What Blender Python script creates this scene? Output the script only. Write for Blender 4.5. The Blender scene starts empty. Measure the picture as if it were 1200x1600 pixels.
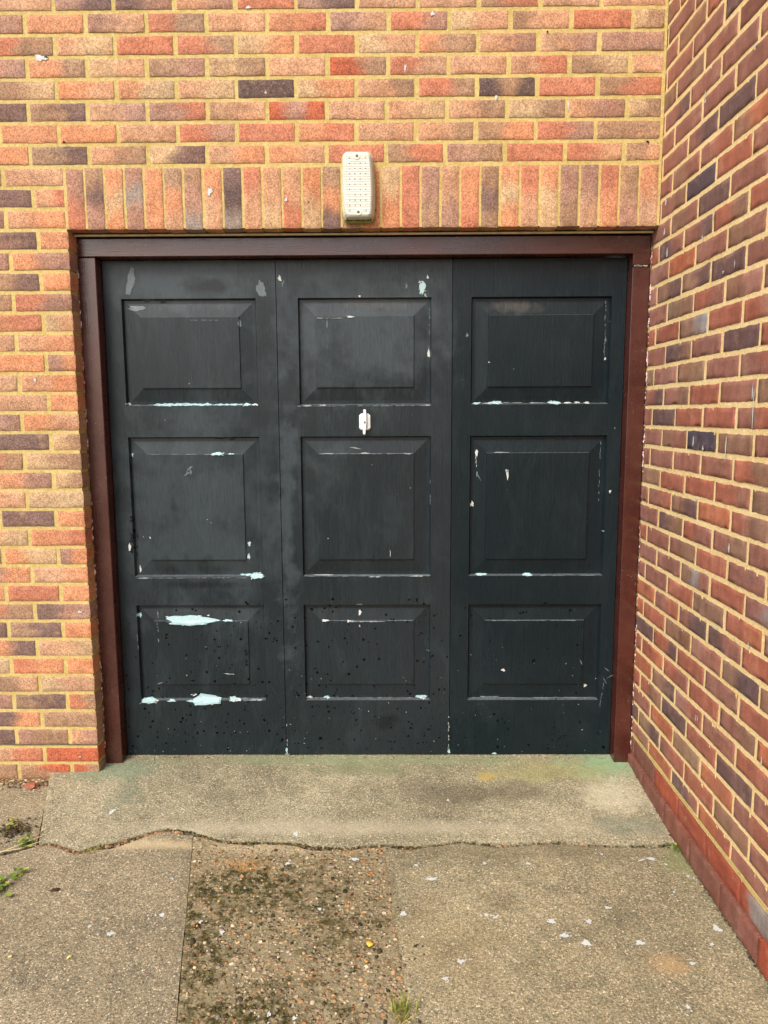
import bpy, math, random
from mathutils import Vector, Matrix, noise as mnoise
R = math.radians
scene = bpy.context.scene
COL = scene.collection

# ------------------------------------------------------------------ camera
cam_d = bpy.data.cameras.new("camera")
cam = bpy.data.objects.new("camera", cam_d); COL.objects.link(cam)
rx = Vector((0.99996224, 0.00738313, -0.00458329))
ux = Vector((0.00357163, 0.13163635, 0.99129164))
fx = Vector((-0.00792216, 0.99127058, -0.13160501))
m3 = Matrix((rx, ux, -fx)).transposed()
cam.matrix_world = Matrix.Translation((1.19769, -2.85058, 1.41290)) @ m3.to_4x4()
cam_d.sensor_fit = 'VERTICAL'; cam_d.sensor_height = 24.0
cam_d.lens = 1150.566 / 1600 * 24.0
cam_d.clip_start = 0.05; cam_d.clip_end = 500
scene.camera = cam
scene.render.resolution_x = 768; scene.render.resolution_y = 1024

# ------------------------------------------------------------------ light
SUN_EL, SUN_AZ = 46.0, -32.0        # azimuth: degrees left of straight behind the camera
world = bpy.data.worlds.new("World"); scene.world = world; world.use_nodes = True
wn = world.node_tree; wn.nodes.clear()
sky = wn.nodes.new('ShaderNodeTexSky'); sky.sky_type = 'NISHITA'; sky.sun_disc = False
sky.sun_elevation = R(SUN_EL); sky.sun_rotation = R(180 + 32)
sky.air_density = 1.0; sky.dust_density = 4.0; sky.ozone_density = 0.8
bg = wn.nodes.new('ShaderNodeBackground'); bg.inputs[1].default_value = 0.15
wo = wn.nodes.new('ShaderNodeOutputWorld')
wn.links.new(sky.outputs[0], bg.inputs[0]); wn.links.new(bg.outputs[0], wo.inputs[0])
sun_d = bpy.data.lights.new("sun", 'SUN'); sun_d.energy = 1.25; sun_d.angle = R(24); sun_d.color = (1.0, 0.985, 0.96)
sun = bpy.data.objects.new("sun", sun_d); COL.objects.link(sun)
sdir = Vector((math.sin(R(SUN_AZ)) * math.cos(R(SUN_EL)), -math.cos(R(SUN_AZ)) * math.cos(R(SUN_EL)), math.sin(R(SUN_EL))))
sun.rotation_euler = sdir.to_track_quat('Z', 'Y').to_euler(); sun.location = (-2, -5, 6)
scene.view_settings.view_transform = 'Standard'; scene.view_settings.look = 'None'
scene.view_settings.exposure = 0.86; scene.view_settings.gamma = 1.0

# ------------------------------------------------------------------ helpers
rng = random.Random(7)
def lin(r, g, b, k=1.0):
    f = lambda c: (c / 255 / 12.92 if c / 255 <= 0.04045 else ((c / 255 + 0.055) / 1.055) ** 2.4) * k
    return (f(r), f(g), f(b), 1.0)

class MB:
    def __init__(s): s.v = []; s.f = []; s.mi = []; s.c = []; s.sm = []
    def add(s, verts, faces, mi=0, cols=None, smooth=False):
        o = len(s.v); s.v += [tuple(v) for v in verts]
        s.f += [tuple(i + o for i in f) for f in faces]
        s.mi += [mi] * len(faces); s.sm += [smooth] * len(faces)
        if cols is None: cols = [(0.5, 0.5, 0.5, 1)] * len(verts)
        s.c += list(cols)
    def box(s, x0, x1, y0, y1, z0, z1, mi=0, col=None, bev=0.0):
        if bev > 0:
            pts = []
            b = bev
            idx = {}
            for sx in (0, 1):
                for sy in (0, 1):
                    for sz in (0, 1):
                        X = (x0, x1)[sx]; Y = (y0, y1)[sy]; Z = (z0, z1)[sz]
                        dx = b if sx == 0 else -b; dy = b if sy == 0 else -b; dz = b if sz == 0 else -b
                        idx[(sx, sy, sz, 'x')] = len(pts); pts.append((X, Y + dy, Z + dz))
                        idx[(sx, sy, sz, 'y')] = len(pts); pts.append((X + dx, Y, Z + dz))
                        idx[(sx, sy, sz, 'z')] = len(pts); pts.append((X + dx, Y + dy, Z))
            F = []
            for k, ax in enumerate('xyz'):
                for side in (0, 1):
                    o = [a for a in range(3) if a != k]
                    q = []
                    for a, c in ((0, 0), (1, 0), (1, 1), (0, 1)):
                        t = [0, 0, 0]; t[k] = side; t[o[0]] = a; t[o[1]] = c
                        q.append(idx[(*t, ax)])
                    F.append(q)
            for k in range(3):      # edges along axis k
                o = [a for a in range(3) if a != k]
                for a in (0, 1):
                    for c in (0, 1):
                        t0 = [0, 0, 0]; t1 = [0, 0, 0]; t0[o[0]] = t1[o[0]] = a; t0[o[1]] = t1[o[1]] = c; t1[k] = 1
                        A, B = 'xyz'[o[0]], 'xyz'[o[1]]
                        F.append([idx[(*t0, A)], idx[(*t1, A)], idx[(*t1, B)], idx[(*t0, B)]])
            for sx in (0, 1):
                for sy in (0, 1):
                    for sz in (0, 1):
                        F.append([idx[(sx, sy, sz, a)] for a in 'xyz'])
            s.add(pts, F, mi, [col] * len(pts) if col else None)
            return
        P = [(x, y, z) for x in (x0, x1) for y in (y0, y1) for z in (z0, z1)]
        F = [(0, 1, 3, 2), (4, 6, 7, 5), (0, 4, 5, 1), (2, 3, 7, 6), (0, 2, 6, 4), (1, 5, 7, 3)]
        s.add(P, F, mi, [col] * 8 if col else None)
    def build(s, name, mats, parent=None, recalc=True):
        o = parent.location if parent else Vector((0, 0, 0))
        me = bpy.data.meshes.new(name)
        off = ORIG.get(parent.name, Vector((0, 0, 0))) if parent else Vector((0, 0, 0))
        me.from_pydata([(v[0] - off.x, v[1] - off.y, v[2] - off.z) for v in s.v], [], s.f)
        if not isinstance(mats, (list, tuple)): mats = [mats]
        for m in mats: me.materials.append(m)
        me.polygons.foreach_set('material_index', s.mi)
        me.polygons.foreach_set('use_smooth', s.sm)
        ca = me.color_attributes.new('tint', 'FLOAT_COLOR', 'POINT')
        ca.data.foreach_set('color', [c for q in s.c for c in q])
        if recalc:
            import bmesh
            bm = bmesh.new(); bm.from_mesh(me); bmesh.ops.recalc_face_normals(bm, faces=bm.faces); bm.to_mesh(me); bm.free()
        me.update()
        ob = bpy.data.objects.new(name, me); COL.objects.link(ob)
        if parent:
            ob.parent = parent
        ORIG[ob.name] = off            # children of a part share the thing's origin
        return ob
ORIG = {}
def thing(name, label, cat, loc=(0, 0, 0), group=None):
    o = bpy.data.objects.new(name, None); COL.objects.link(o); o.location = loc
    o.empty_display_size = 0.1
    o['label'] = label; o['category'] = cat
    if group: o['group'] = group
    ORIG[o.name] = Vector(loc)
    return o
def tag(o, label=None, cat=None, group=None, kind=None):
    if label: o['label'] = label
    if cat: o['category'] = cat
    if group: o['group'] = group
    if kind: o['kind'] = kind
    return o

# ---- node helper
class NT:
    def __init__(s, name, org=None):
        s.m = bpy.data.materials.new(name); s.m.use_nodes = True; s.t = s.m.node_tree; s.t.nodes.clear()
        s.out = s.t.nodes.new('ShaderNodeOutputMaterial'); s.b = s.t.nodes.new('ShaderNodeBsdfPrincipled')
        s.t.links.new(s.b.outputs[0], s.out.inputs[0])
        tc = s.t.nodes.new('ShaderNodeTexCoord'); s.co = tc.outputs['Object']
        if org:
            a = s.t.nodes.new('ShaderNodeVectorMath'); a.operation = 'ADD'; s.t.links.new(tc.outputs['Object'], a.inputs[0]); a.inputs[1].default_value = org; s.co = a.outputs[0]
    def set(s, name, v):
        i = s.b.inputs[name]
        if hasattr(v, 'links'): s.t.links.new(v, i)
        else: i.default_value = v
    def lk(s, n, i, v):
        if hasattr(v, 'links'): s.t.links.new(v, n.inputs[i])
        elif v is not None: n.inputs[i].default_value = v
    def scale(s, sx, sy, sz, co=None):
        n = s.t.nodes.new('ShaderNodeVectorMath'); n.operation = 'MULTIPLY'
        s.lk(n, 0, co or s.co); n.inputs[1].default_value = (sx, sy, sz); return n.outputs[0]
    def noise(s, sc, det=3, rough=0.55, co=None, dist=0.0):
        n = s.t.nodes.new('ShaderNodeTexNoise'); s.lk(n, 'Vector', co or s.co)
        n.inputs['Scale'].default_value = sc; n.inputs['Detail'].default_value = det
        n.inputs['Roughness'].default_value = rough; n.inputs['Distortion'].default_value = dist
        return n.outputs[0]
    def noisec(s, sc, det=2, co=None):
        n = s.t.nodes.new('ShaderNodeTexNoise'); s.lk(n, 'Vector', co or s.co)
        n.inputs['Scale'].default_value = sc; n.inputs['Detail'].default_value = det
        return n.outputs[1]
    def voro(s, sc, feat='F1', co=None, out=0, rnd=1.0):
        n = s.t.nodes.new('ShaderNodeTexVoronoi'); n.feature = feat; s.lk(n, 'Vector', co or s.co)
        n.inputs['Scale'].default_value = sc
        if 'Randomness' in n.inputs: n.inputs['Randomness'].default_value = rnd
        return n.outputs[out]
    def ramp(s, v, stops, mode='LINEAR'):
        n = s.t.nodes.new('ShaderNodeValToRGB'); s.lk(n, 0, v); e = n.color_ramp.elements
        n.color_ramp.interpolation = mode
        while len(e) < len(stops): e.new(0.5)
        for k, (p, c) in enumerate(stops):
            e[k].position = p; e[k].color = c if isinstance(c, tuple) else (c, c, c, 1)
        return n.outputs[0]
    def math(s, op, a, b=None, c=None, clamp=False):
        n = s.t.nodes.new('ShaderNodeMath'); n.operation = op; n.use_clamp = clamp
        s.lk(n, 0, a); s.lk(n, 1, b); s.lk(n, 2, c); return n.outputs[0]
    def mix(s, f, a, b, mode='MIX'):
        n = s.t.nodes.new('ShaderNodeMix'); n.data_type = 'RGBA'; n.blend_type = mode
        s.lk(n, 0, f); s.lk(n, 6, a); s.lk(n, 7, b); return n.outputs[2]
    def attr(s, name='tint'):
        n = s.t.nodes.new('ShaderNodeAttribute'); n.attribute_name = name; return n.outputs[0]
    def bump(s, h, st, dist, nrm=None):
        n = s.t.nodes.new('ShaderNodeBump'); n.inputs['Strength'].default_value = st
        n.inputs['Distance'].default_value = dist; s.lk(n, 'Height', h)
        if nrm is not None: s.lk(n, 'Normal', nrm)
        return n.outputs[0]
    def blob(s, c, r, k=0.5, rr=None, warp=0.4, wsc=9):
        """soft-edged irregular spot: 1 inside, 0 outside"""
        n = s.t.nodes.new('ShaderNodeVectorMath'); n.operation = 'SUBTRACT'; s.lk(n, 0, s.co); n.inputs[1].default_value = c
        q = s.t.nodes.new('ShaderNodeVectorMath'); q.operation = 'MULTIPLY'; s.lk(q, 0, n.outputs[0])
        q.inputs[1].default_value = rr or (1 / r, 1 / r, 1 / r)
        l = s.t.nodes.new('ShaderNodeVectorMath'); l.operation = 'LENGTH'; s.lk(l, 0, q.outputs[0])
        nz = s.noise(wsc, 5, 0.65)
        a = s.math('MULTIPLY_ADD', s.math('SUBTRACT', nz, 0.5), -2 * warp * 2, l.outputs['Value'])
        return s.math('MULTIPLY', s.math('DIVIDE', s.math('SUBTRACT', 1.0, a), 0.7, clamp=True), k)

def brick_mat(name, grain, gloss, mottling):
    n = NT(name)
    c = n.attr()
    g1 = n.noise(190, 2, 0.75)                      # sandy grain
    g2 = n.noise(28, 4, 0.65)
    g3 = n.noise(9, 3, 0.6)
    c = n.mix(n.ramp(g3, [(0.40, 0.0), (0.75, 0.55)]), c, n.mix(1.0, c, lin(170, 150, 140, 1.7), 'MULTIPLY'))
    c = n.mix(1.0, c, n.ramp(g2, [(0.25, 1 - mottling), (0.75, 1 + mottling)]), 'MULTIPLY')
    c = n.mix(1.0, c, n.ramp(g1, [(0.32, 1 - grain), (0.5, 1.0), (0.68, 1 + grain * 1.2)]), 'MULTIPLY')
    # pale sand grains and dark burnt pits
    sp = n.voro(330, 'F1'); spn = n.noise(60, 2)
    pale = n.math('MULTIPLY', n.ramp(sp, [(0.16, 1.0), (0.30, 0.0)]), n.ramp(spn, [(0.42, 0.0), (0.6, 1.0)]))
    c = n.mix(n.math('MULTIPLY', pale, grain * 1.3), c, lin(250, 215, 170))
    dk = n.math('MULTIPLY', n.ramp(n.voro(140, 'F1'), [(0.10, 1.0), (0.2, 0.0)]), n.ramp(n.noise(33, 2), [(0.5, 0.0), (0.62, 1.0)]))
    c = n.mix(n.math('MULTIPLY', dk, 0.45), c, lin(70, 50, 45))
    if grain < 0.3:      # rain streaks and mortar haze on the smoother bricks
        vs = n.noise(24, 4, 0.7, n.scale(1, 1, 0.16))
        c = n.mix(1.0, c, n.ramp(vs, [(0.3, 0.82), (0.7, 1.2)]), 'MULTIPLY')
        c = n.mix(n.ramp(n.noise(11, 5, 0.75), [(0.56, 0.0), (0.80, 0.45)]), c, lin(190, 160, 132))
    else:
        c = n.mix(n.ramp(n.noise(13, 6, 0.75), [(0.58, 0.0), (0.82, 0.5)]), c, lin(206, 172, 118))
    n.set('Base Color', c)
    n.set('Roughness', n.ramp(g2, [(0.3, gloss), (0.7, min(1.0, gloss + 0.2))]))
    n.set('Specular IOR Level', 0.35)
    h = n.math('ADD', n.math('MULTIPLY', g1, 0.5), n.math('MULTIPLY', g2, 1.0))
    n.set('Normal', n.bump(h, 0.6, 0.0018 if grain > 0.15 else 0.001))
    return n.m
def mortar_mat(name, base, dark, light):
    n = NT(name)
    a = n.noise(6, 4, 0.6); b = n.noise(70, 4, 0.7); g = n.noise(350, 2, 0.6)
    c = n.mix(n.ramp(a, [(0.35, 0.0), (0.7, 1.0)]), base, dark)
    c = n.mix(n.ramp(b, [(0.45, 0.0), (0.72, 0.8)]), c, light)
    c = n.mix(1.0, c, n.ramp(g, [(0.3, 0.78), (0.7, 1.2)]), 'MULTIPLY')
    pit = n.math('MULTIPLY', n.ramp(n.voro(110, 'F1'), [(0.08, 1.0), (0.16, 0.0)]), n.ramp(n.noise(14, 3), [(0.52, 0.0), (0.6, 1.0)]))
    c = n.mix(n.math('MULTIPLY', pit, 0.7), c, lin(90, 75, 45))
    n.set('Base Color', c); n.set('Roughness', 0.95); n.set('Specular IOR Level', 0.2)
    n.set('Normal', n.bump(n.math('ADD', n.math('MULTIPLY', g, 0.4), b), 0.8, 0.003))
    return n.m
M = {}
M['brick_front'] = brick_mat('sand_faced_brick', 0.46, 0.85, 0.16)
M['brick_side'] = brick_mat('smooth_red_brick', 0.15, 0.55, 0.2)
M['mortar_front'] = mortar_mat('ochre_mortar', lin(192, 171, 108), lin(174, 153, 90), lin(210, 190, 134))
M['mortar_side'] = mortar_mat('cream_mortar', lin(222, 198, 144), lin(210, 182, 122), lin(234, 214, 166))
def plain(name, col, rough=0.6, var=0.15, sc=60, bump=0.0, spec=0.5):
    n = NT(name); g = n.noise(sc, 4, 0.6)
    n.set('Base Color', n.mix(1.0, col, n.ramp(g, [(0.25, 1 - var), (0.75, 1 + var)]), 'MULTIPLY'))
    n.set('Roughness', rough); n.set('Specular IOR Level', spec)
    if bump: n.set('Normal', n.bump(g, 0.6, bump))
    return n.m
M['white'] = plain('white_splash', lin(186, 190, 186), 0.7, 0.12, 200)
M['primer'] = plain('pale_teal_primer', lin(160, 190, 192), 0.6, 0.16, 120, 0.0006)
M['smear'] = plain('grey_smear', lin(88, 100, 104), 0.5, 0.3, 90)
M['gloss'] = plain('fresh_black_paint', (0.0035, 0.0062, 0.0072, 1), 0.35, 0.3, 50, 0, 0.2)
M['bloom'] = plain('pale_bloom', lin(196, 160, 150), 0.9, 0.25, 120)
M['grey_bloom'] = plain('grey_bloom', lin(165, 160, 160), 0.8, 0.3, 200)

def door_paint():
    n = NT('weathered_black_green_paint', (1.1, 0.14, -0.026))
    st = n.noise(70, 4, 0.7, n.scale(6.0, 1, 0.30))     # fine vertical wood grain
    st2 = n.noise(30, 4, 0.65, n.scale(4.0, 1, 0.12))
    big = n.noise(1.5, 5, 0.6, None, 0.6); mid = n.noise(5, 6, 0.7, n.scale(1.6, 1, 0.6), 0.8)
    new = (0.0046, 0.0105, 0.0135, 1); old = (0.0120, 0.0185, 0.0225, 1); grey = (0.026, 0.038, 0.043, 1)
    sp = n.t.nodes.new('ShaderNodeSeparateXYZ'); n.lk(sp, 0, n.co)
    # the third section carries a fresher, greener coat than the two faded ones
    fresh = n.ramp(sp.outputs[0], [(0.0, 0.0), (1.0, 1.0)])
    fresh = n.math('GREATER_THAN', sp.outputs[0], 1.447)
    c = n.mix(n.math('SUBTRACT', n.ramp(big, [(0.35, 0.25), (0.65, 1.0)]), n.math('MULTIPLY', fresh, 0.5), None, True), new, old)
    c = n.mix(n.math('MULTIPLY', n.ramp(mid, [(0.50, 0.0), (0.72, 0.55)]), n.math('SUBTRACT', 1.0, n.math('MULTIPLY', fresh, 0.6))), c, grey)
    f1 = n.blob((0.40, 0.13, 1.94), 0.3, 0.8, (1 / 0.42, 0.8, 1 / 0.13), 0.55, 7)
    f2 = n.blob((1.1, 0.13, 1.75), 0.3, 0.55, (1 / 0.38, 0.8, 1 / 0.30), 0.7, 9)
    f3 = n.blob((0.42, 0.13, 1.02), 0.3, 0.40, (1 / 0.5, 0.8, 1 / 0.5), 0.8, 6)
    f4 = n.blob((0.78, 0.13, 1.0), 0.3, 0.5, (1 / 0.05, 0.8, 1 / 0.7), 0.9, 12)
    f = n.math('MAXIMUM', n.math('MAXIMUM', f1, f2), n.math('MAXIMUM', f3, f4))
    c = n.mix(f, c, (0.046, 0.062, 0.070, 1))
    d1 = n.blob((0.48, 0.13, 1.915), 0.3, 0.85, (1 / 0.13, 0.8, 1 / 0.045), 0.5, 14)
    d2 = n.blob((0.70, 0.13, 1.78), 0.3, 0.7, (1 / 0.05, 0.8, 1 / 0.17), 0.6, 14)
    d3 = n.blob((0.99, 0.13, 1.68), 0.3, 0.5, (1 / 0.06, 0.8, 1 / 0.12), 0.7, 12)
    d4 = n.blob((0.42, 0.13, 0.715), 0.3, 0.75, (1 / 0.24, 0.8, 1 / 0.02), 0.4, 22)
    d5 = n.blob((1.18, 0.13, 0.12), 0.3, 0.7, (1 / 0.07, 0.8, 1 / 0.045), 0.6, 20)
    dk = n.math('MAXIMUM', n.math('MAXIMUM', d1, d2), n.math('MAXIMUM', d3, n.math('MAXIMUM', d4, d5)))
    c = n.mix(dk, c, (0.0045, 0.008, 0.010, 1))
    c = n.mix(n.blob((1.70, 0.13, 1.83), 0.3, 0.5, (1 / 0.15, 0.8, 1 / 0.032), 0.5, 18), c, (0.085, 0.078, 0.066, 1))
    c = n.mix(n.blob((1.14, 0.13, 1.85), 0.3, 0.35, (1 / 0.2, 0.8, 1 / 0.03), 0.5, 18), c, (0.075, 0.072, 0.064, 1))
    c = n.mix(1.0, c, n.ramp(st, [(0.3, 0.74), (0.7, 1.36)]), 'MULTIPLY')
    dust = n.math('MULTIPLY', n.ramp(n.noise(240, 2, 0.6), [(0.66, 0.0), (0.76, 1.0)]), n.ramp(n.noise(9, 3), [(0.45, 0.0), (0.65, 0.6)]))
    c = n.mix(dust, c, (0.11, 0.125, 0.13, 1))
    n.set('Base Color', c)
    n.set('Roughness', n.math('ADD', n.ramp(st2, [(0.3, 0.24), (0.7, 0.40)]), n.math('SUBTRACT', n.math('MULTIPLY', f, 0.16), n.math('MULTIPLY', dk, 0.08))))
    n.set('Specular IOR Level', n.math('SUBTRACT', 0.36, n.math('MULTIPLY', fresh, 0.12)))
    h = n.math('ADD', n.math('MULTIPLY', st, 1.0), n.math('MULTIPLY', st2, 0.7))
    h = n.math('ADD', h, n.math('MULTIPLY', n.noise(14, 3), 0.5))
    n.set('Normal', n.bump(h, 0.6, 0.0014))
    return n.m
M['door'] = door_paint()
def frame_paint(name, horiz):
    n = NT(name)
    st = n.noise(50, 3, 0.6, n.scale(0.2, 1, 5) if horiz else n.scale(5, 5, 0.2))
    mid = n.noise(6, 4, 0.6)
    c = n.mix(n.ramp(mid, [(0.35, 0.0), (0.7, 1.0)]), (0.046, 0.0095, 0.0065, 1), (0.074, 0.018, 0.012, 1))
    c = n.mix(n.ramp(n.noise(30, 5, 0.7), [(0.60, 0.0), (0.78, 0.5)]), c, (0.10, 0.055, 0.05, 1))
    sp = n.math('MULTIPLY', n.ramp(n.voro(90, 'F1'), [(0.07, 1.0), (0.11, 0.0)]), n.ramp(n.noise(12, 2), [(0.56, 0.0), (0.62, 1.0)]))
    c = n.mix(sp, c, (0.5, 0.45, 0.42, 1))
    c = n.mix(1.0, c, n.ramp(st, [(0.3, 0.86), (0.7, 1.12)]), 'MULTIPLY')
    n.set('Base Color', c); n.set('Roughness', n.ramp(mid, [(0.3, 0.20), (0.7, 0.34)])); n.set('Specular IOR Level', 0.8)
    n.set('Normal', n.bump(n.math('ADD', st, n.math('MULTIPLY', n.noise(8, 2), 0.6)), 0.5, 0.0012))
    return n.m
M['frame_h'] = frame_paint('oxblood_paint_rail', True)
M['frame_v'] = frame_paint('oxblood_paint_post', False)

def concrete(name, kind):
    n = NT(name)
    big = n.noise(1.6, 5, 0.62, None, 0.3); mid = n.noise(8, 5, 0.7); fine = n.noise(150, 3, 0.8); vf = n.noise(330, 2, 0.7)
    if kind == 'apron': A, B, Cc = lin(120, 115, 92), lin(152, 145, 118), lin(92, 89, 70)
    elif kind == 'slab': A, B, Cc = lin(122, 113, 90), lin(150, 139, 112), lin(96, 90, 74)
    else: A, B, Cc = lin(122, 115, 90), lin(152, 142, 112), lin(94, 90, 70)
    c = n.mix(n.ramp(big, [(0.35, 0.0), (0.66, 1.0)]), A, B)
    c = n.mix(n.ramp(mid, [(0.46, 0.0), (0.74, 0.8)]), c, Cc)
    # fine aggregate: light, dark, orange grains
    vc = n.voro(190, 'F1', None, 1); vd = n.voro(190, 'F1')
    sep = n.t.nodes.new('ShaderNodeSeparateColor'); n.lk(sep, 0, vc)
    grain = n.ramp(sep.outputs[0], [(0.0, lin(60, 52, 42)), (0.30, lin(112, 100, 78)), (0.62, lin(150, 134, 104)), (0.86, lin(196, 176, 142)), (0.95, lin(232, 220, 196)), (1.0, lin(176, 120, 72))])
    c = n.mix(n.math('MULTIPLY', n.ramp(vd, [(0.25, 1.0), (0.6, 0.0)]), 0.6), c, grain)
    vc2 = n.voro(75, 'F1', None, 1); sep2 = n.t.nodes.new('ShaderNodeSeparateColor'); n.lk(sep2, 0, vc2)
    vd2 = n.voro(75, 'F1')
    rare = n.math('MULTIPLY', n.ramp(sep2.outputs[1], [(0.80, 0.0), (0.84, 1.0)]), n.ramp(vd2, [(0.14, 1.0), (0.26, 0.0)]))
    stone = n.ramp(sep2.outputs[0], [(0.0, lin(60, 50, 42)), (0.4, lin(206, 188, 150)), (0.7, lin(190, 140, 84)), (1.0, lin(226, 218, 204))])
    c = n.mix(n.math('MULTIPLY', rare, 0.8), c, stone)
    c = n.mix(1.0, c, n.ramp(fine, [(0.30, 0.34), (0.70, 1.75)]), 'MULTIPLY')
    c = n.mix(1.0, c, n.ramp(vf, [(0.3, 0.8), (0.7, 1.2)]), 'MULTIPLY')
    def spot(cc, col, *a, **k):
        return n.mix(n.blob(*a, **k), cc, col)
    if kind == 'apron':
        c = spot(c, lin(112, 136, 108), (0.05, 0.03, -0.04), 0.3, 0.5, (1 / 0.28, 1 / 0.12, 1), 0.5, 9)
        c = spot(c, lin(88, 104, 84), (0.17, -0.17, -0.05), 0.3, 0.38, (1 / 0.09, 1 / 0.12, 1), 0.6, 13)
        c = spot(c, lin(118, 134, 96), (1.1, 0.09, -0.03), 0.3, 0.55, (1 / 1.0, 1 / 0.05, 1), 0.5, 5)
        c = spot(c, lin(112, 120, 84), (1.1, 0.02, -0.03), 0.3, 0.5, (1 / 0.35, 1 / 0.06, 1), 0.5, 7)
        c = spot(c, lin(126, 156, 118), (2.11, 0.06, -0.03), 0.3, 0.85, (1 / 0.24, 1 / 0.12, 1), 0.45, 10)
        c = spot(c, lin(78, 94, 80), (2.06, -0.35, -0.05), 0.3, 0.5, (1 / 0.16, 1 / 0.08, 1), 0.6, 12)
        c = spot(c, lin(200, 194, 166), (2.06, -0.16, -0.05), 0.3, 0.45, (1 / 0.16, 1 / 0.16, 1), 0.7, 32)
        c = spot(c, lin(176, 150, 76), (1.58, -0.04, -0.04), 0.3, 0.7, (1 / 0.05, 1 / 0.04, 1), 0.5, 20)
        c = spot(c, lin(150, 146, 84), (1.85, 0.0, -0.04), 0.3, 0.4, (1 / 0.35, 1 / 0.10, 1), 0.6, 9)
        c = spot(c, lin(176, 166, 140), (1.0, -0.36, -0.07), 0.3, 0.5, (1 / 1.3, 1 / 0.06, 1), 0.5, 5)
        c = spot(c, lin(78, 70, 54), (1.5, -0.15, -0.05), 0.3, 0.45, (1 / 0.4, 1 / 0.10, 1), 0.6, 6)
    elif kind == 'slab':
        c = spot(c, lin(182, 164, 128), (0.35, -0.45, -0.08), 0.3, 0.75, (1 / 0.26, 1 / 0.035, 1), 0.35, 7)
    elif kind == 'right':
        c = spot(c, lin(180, 146, 102), (1.955, -1.01, -0.08), 0.3, 0.5, (1 / 0.07, 1 / 0.06, 1), 0.35, 16)
        c = spot(c, lin(84, 76, 58), (1.65, -0.48, -0.08), 0.3, 0.4, (1 / 0.8, 1 / 0.10, 1), 0.5, 6)
        c = spot(c, lin(156, 134, 92), (1.35, -0.95, -0.08), 0.3, 0.18, (1 / 0.22, 1 / 0.28, 1), 0.6, 8)
        c = spot(c, lin(72, 68, 46), (1.16, -0.95, -0.08), 0.3, 0.75, (1 / 0.07, 1 / 0.45, 1), 0.6, 11)
        c = spot(c, lin(126, 132, 84), (2.17, -0.55, -0.08), 0.3, 0.5, (1 / 0.09, 1 / 0.12, 1), 0.5, 14)
    n.set('Base Color', c); n.set('Roughness', 0.93); n.set('Specular IOR Level', 0.25)
    h = n.math('ADD', n.math('MULTIPLY', fine, 1.0), n.math('MULTIPLY', n.ramp(vd, [(0.0, 1.0), (0.5, 0.0)]), 0.5))
    n.set('Normal', n.bump(n.math('ADD', h, n.math('MULTIPLY', mid, 1.5)), 0.75, 0.003))
    return n.m
M['apron'] = concrete('worn_concrete_threshold', 'apron')
M['slab'] = concrete('worn_concrete_left', 'slab')
M['slab_r'] = concrete('worn_concrete_right', 'right')
def patch_mat():
    n = NT('mossy_worn_aggregate')
    a = n.noise(7, 5, 0.7); b = n.noise(60, 4, 0.7)
    c = n.mix(n.ramp(b, [(0.3, 0.0), (0.7, 1.0)]), lin(104, 94, 70), lin(150, 138, 108))
    pal = [(0.0, lin(84, 74, 58)), (0.10, lin(126, 112, 86)), (0.40, lin(158, 138, 102)), (0.60, lin(176, 158, 124)), (0.74, lin(140, 128, 112)), (0.84, lin(184, 128, 74)), (0.90, lin(150, 92, 56)), (0.95, lin(216, 204, 176)), (1.0, lin(206, 156, 84))]
    hh = None
    for sc, thr, k in ((62, 0.52, 0.95), (118, 0.6, 0.85)):
        vd = n.voro(sc, 'F1'); vc = n.voro(sc, 'F1', None, 1)
        s = n.t.nodes.new('ShaderNodeSeparateColor'); n.lk(s, 0, vc)
        keep = n.ramp(s.outputs[1], [(0.50, 0.0), (0.54, 1.0)])
        m = n.math('MULTIPLY', n.ramp(vd, [(thr - 0.16, 1.0), (thr, 0.0)]), keep)
        c = n.mix(n.math('MULTIPLY', m, k), c, n.ramp(s.outputs[0], pal))
        hh = m if hh is None else n.math('ADD', hh, n.math('MULTIPLY', m, 0.5))
    moss = None
    for ctr, r3, k in (((0.78, -0.68, -0.08), (1 / 0.34, 1 / 0.17, 1), 1.0), ((0.64, -0.97, -0.08), (1 / 0.15, 1 / 0.34, 1), 1.0), ((0.86, -1.2, -0.08), (1 / 0.26, 1 / 0.16, 1), 1.0), ((1.02, -0.85, -0.08), (1 / 0.16, 1 / 0.2, 1), .9)):
        q = n.blob(ctr, 0.3, k, r3, 0.9, 16)
        moss = q if moss is None else n.math('MAXIMUM', moss, q)
    moss = n.math('MULTIPLY', moss, n.ramp(n.noise(34, 6, 0.8), [(0.42, 0.0), (0.54, 1.0)]))
    c = n.mix(moss, c, n.mix(n.ramp(n.noise(110, 3), [(0.4, 0.0), (0.6, 1.0)]), lin(46, 42, 20), lin(78, 74, 34)))
    c = n.mix(n.blob((0.75, -0.47, -0.08), 0.3, 0.75, (1 / 0.3, 1 / 0.04, 1), 0.5, 12), c, lin(164, 150, 118))
    c = n.mix(n.blob((0.72, -0.56, -0.08), 0.3, 0.5, (1 / 0.10, 1 / 0.05, 1), 0.7, 22), c, lin(176, 132, 74))
    c = n.mix(1.0, c, n.ramp(n.noise(230, 2, 0.8), [(0.3, 0.62), (0.7, 1.4)]), 'MULTIPLY')
    n.set('Base Color', c); n.set('Roughness', 0.95); n.set('Specular IOR Level', 0.2)
    n.set('Normal', n.bump(n.math('ADD', n.math('MULTIPLY', b, 0.5), hh), 1.0, 0.004))
    return n.m
M['patch'] = patch_mat()
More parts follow.
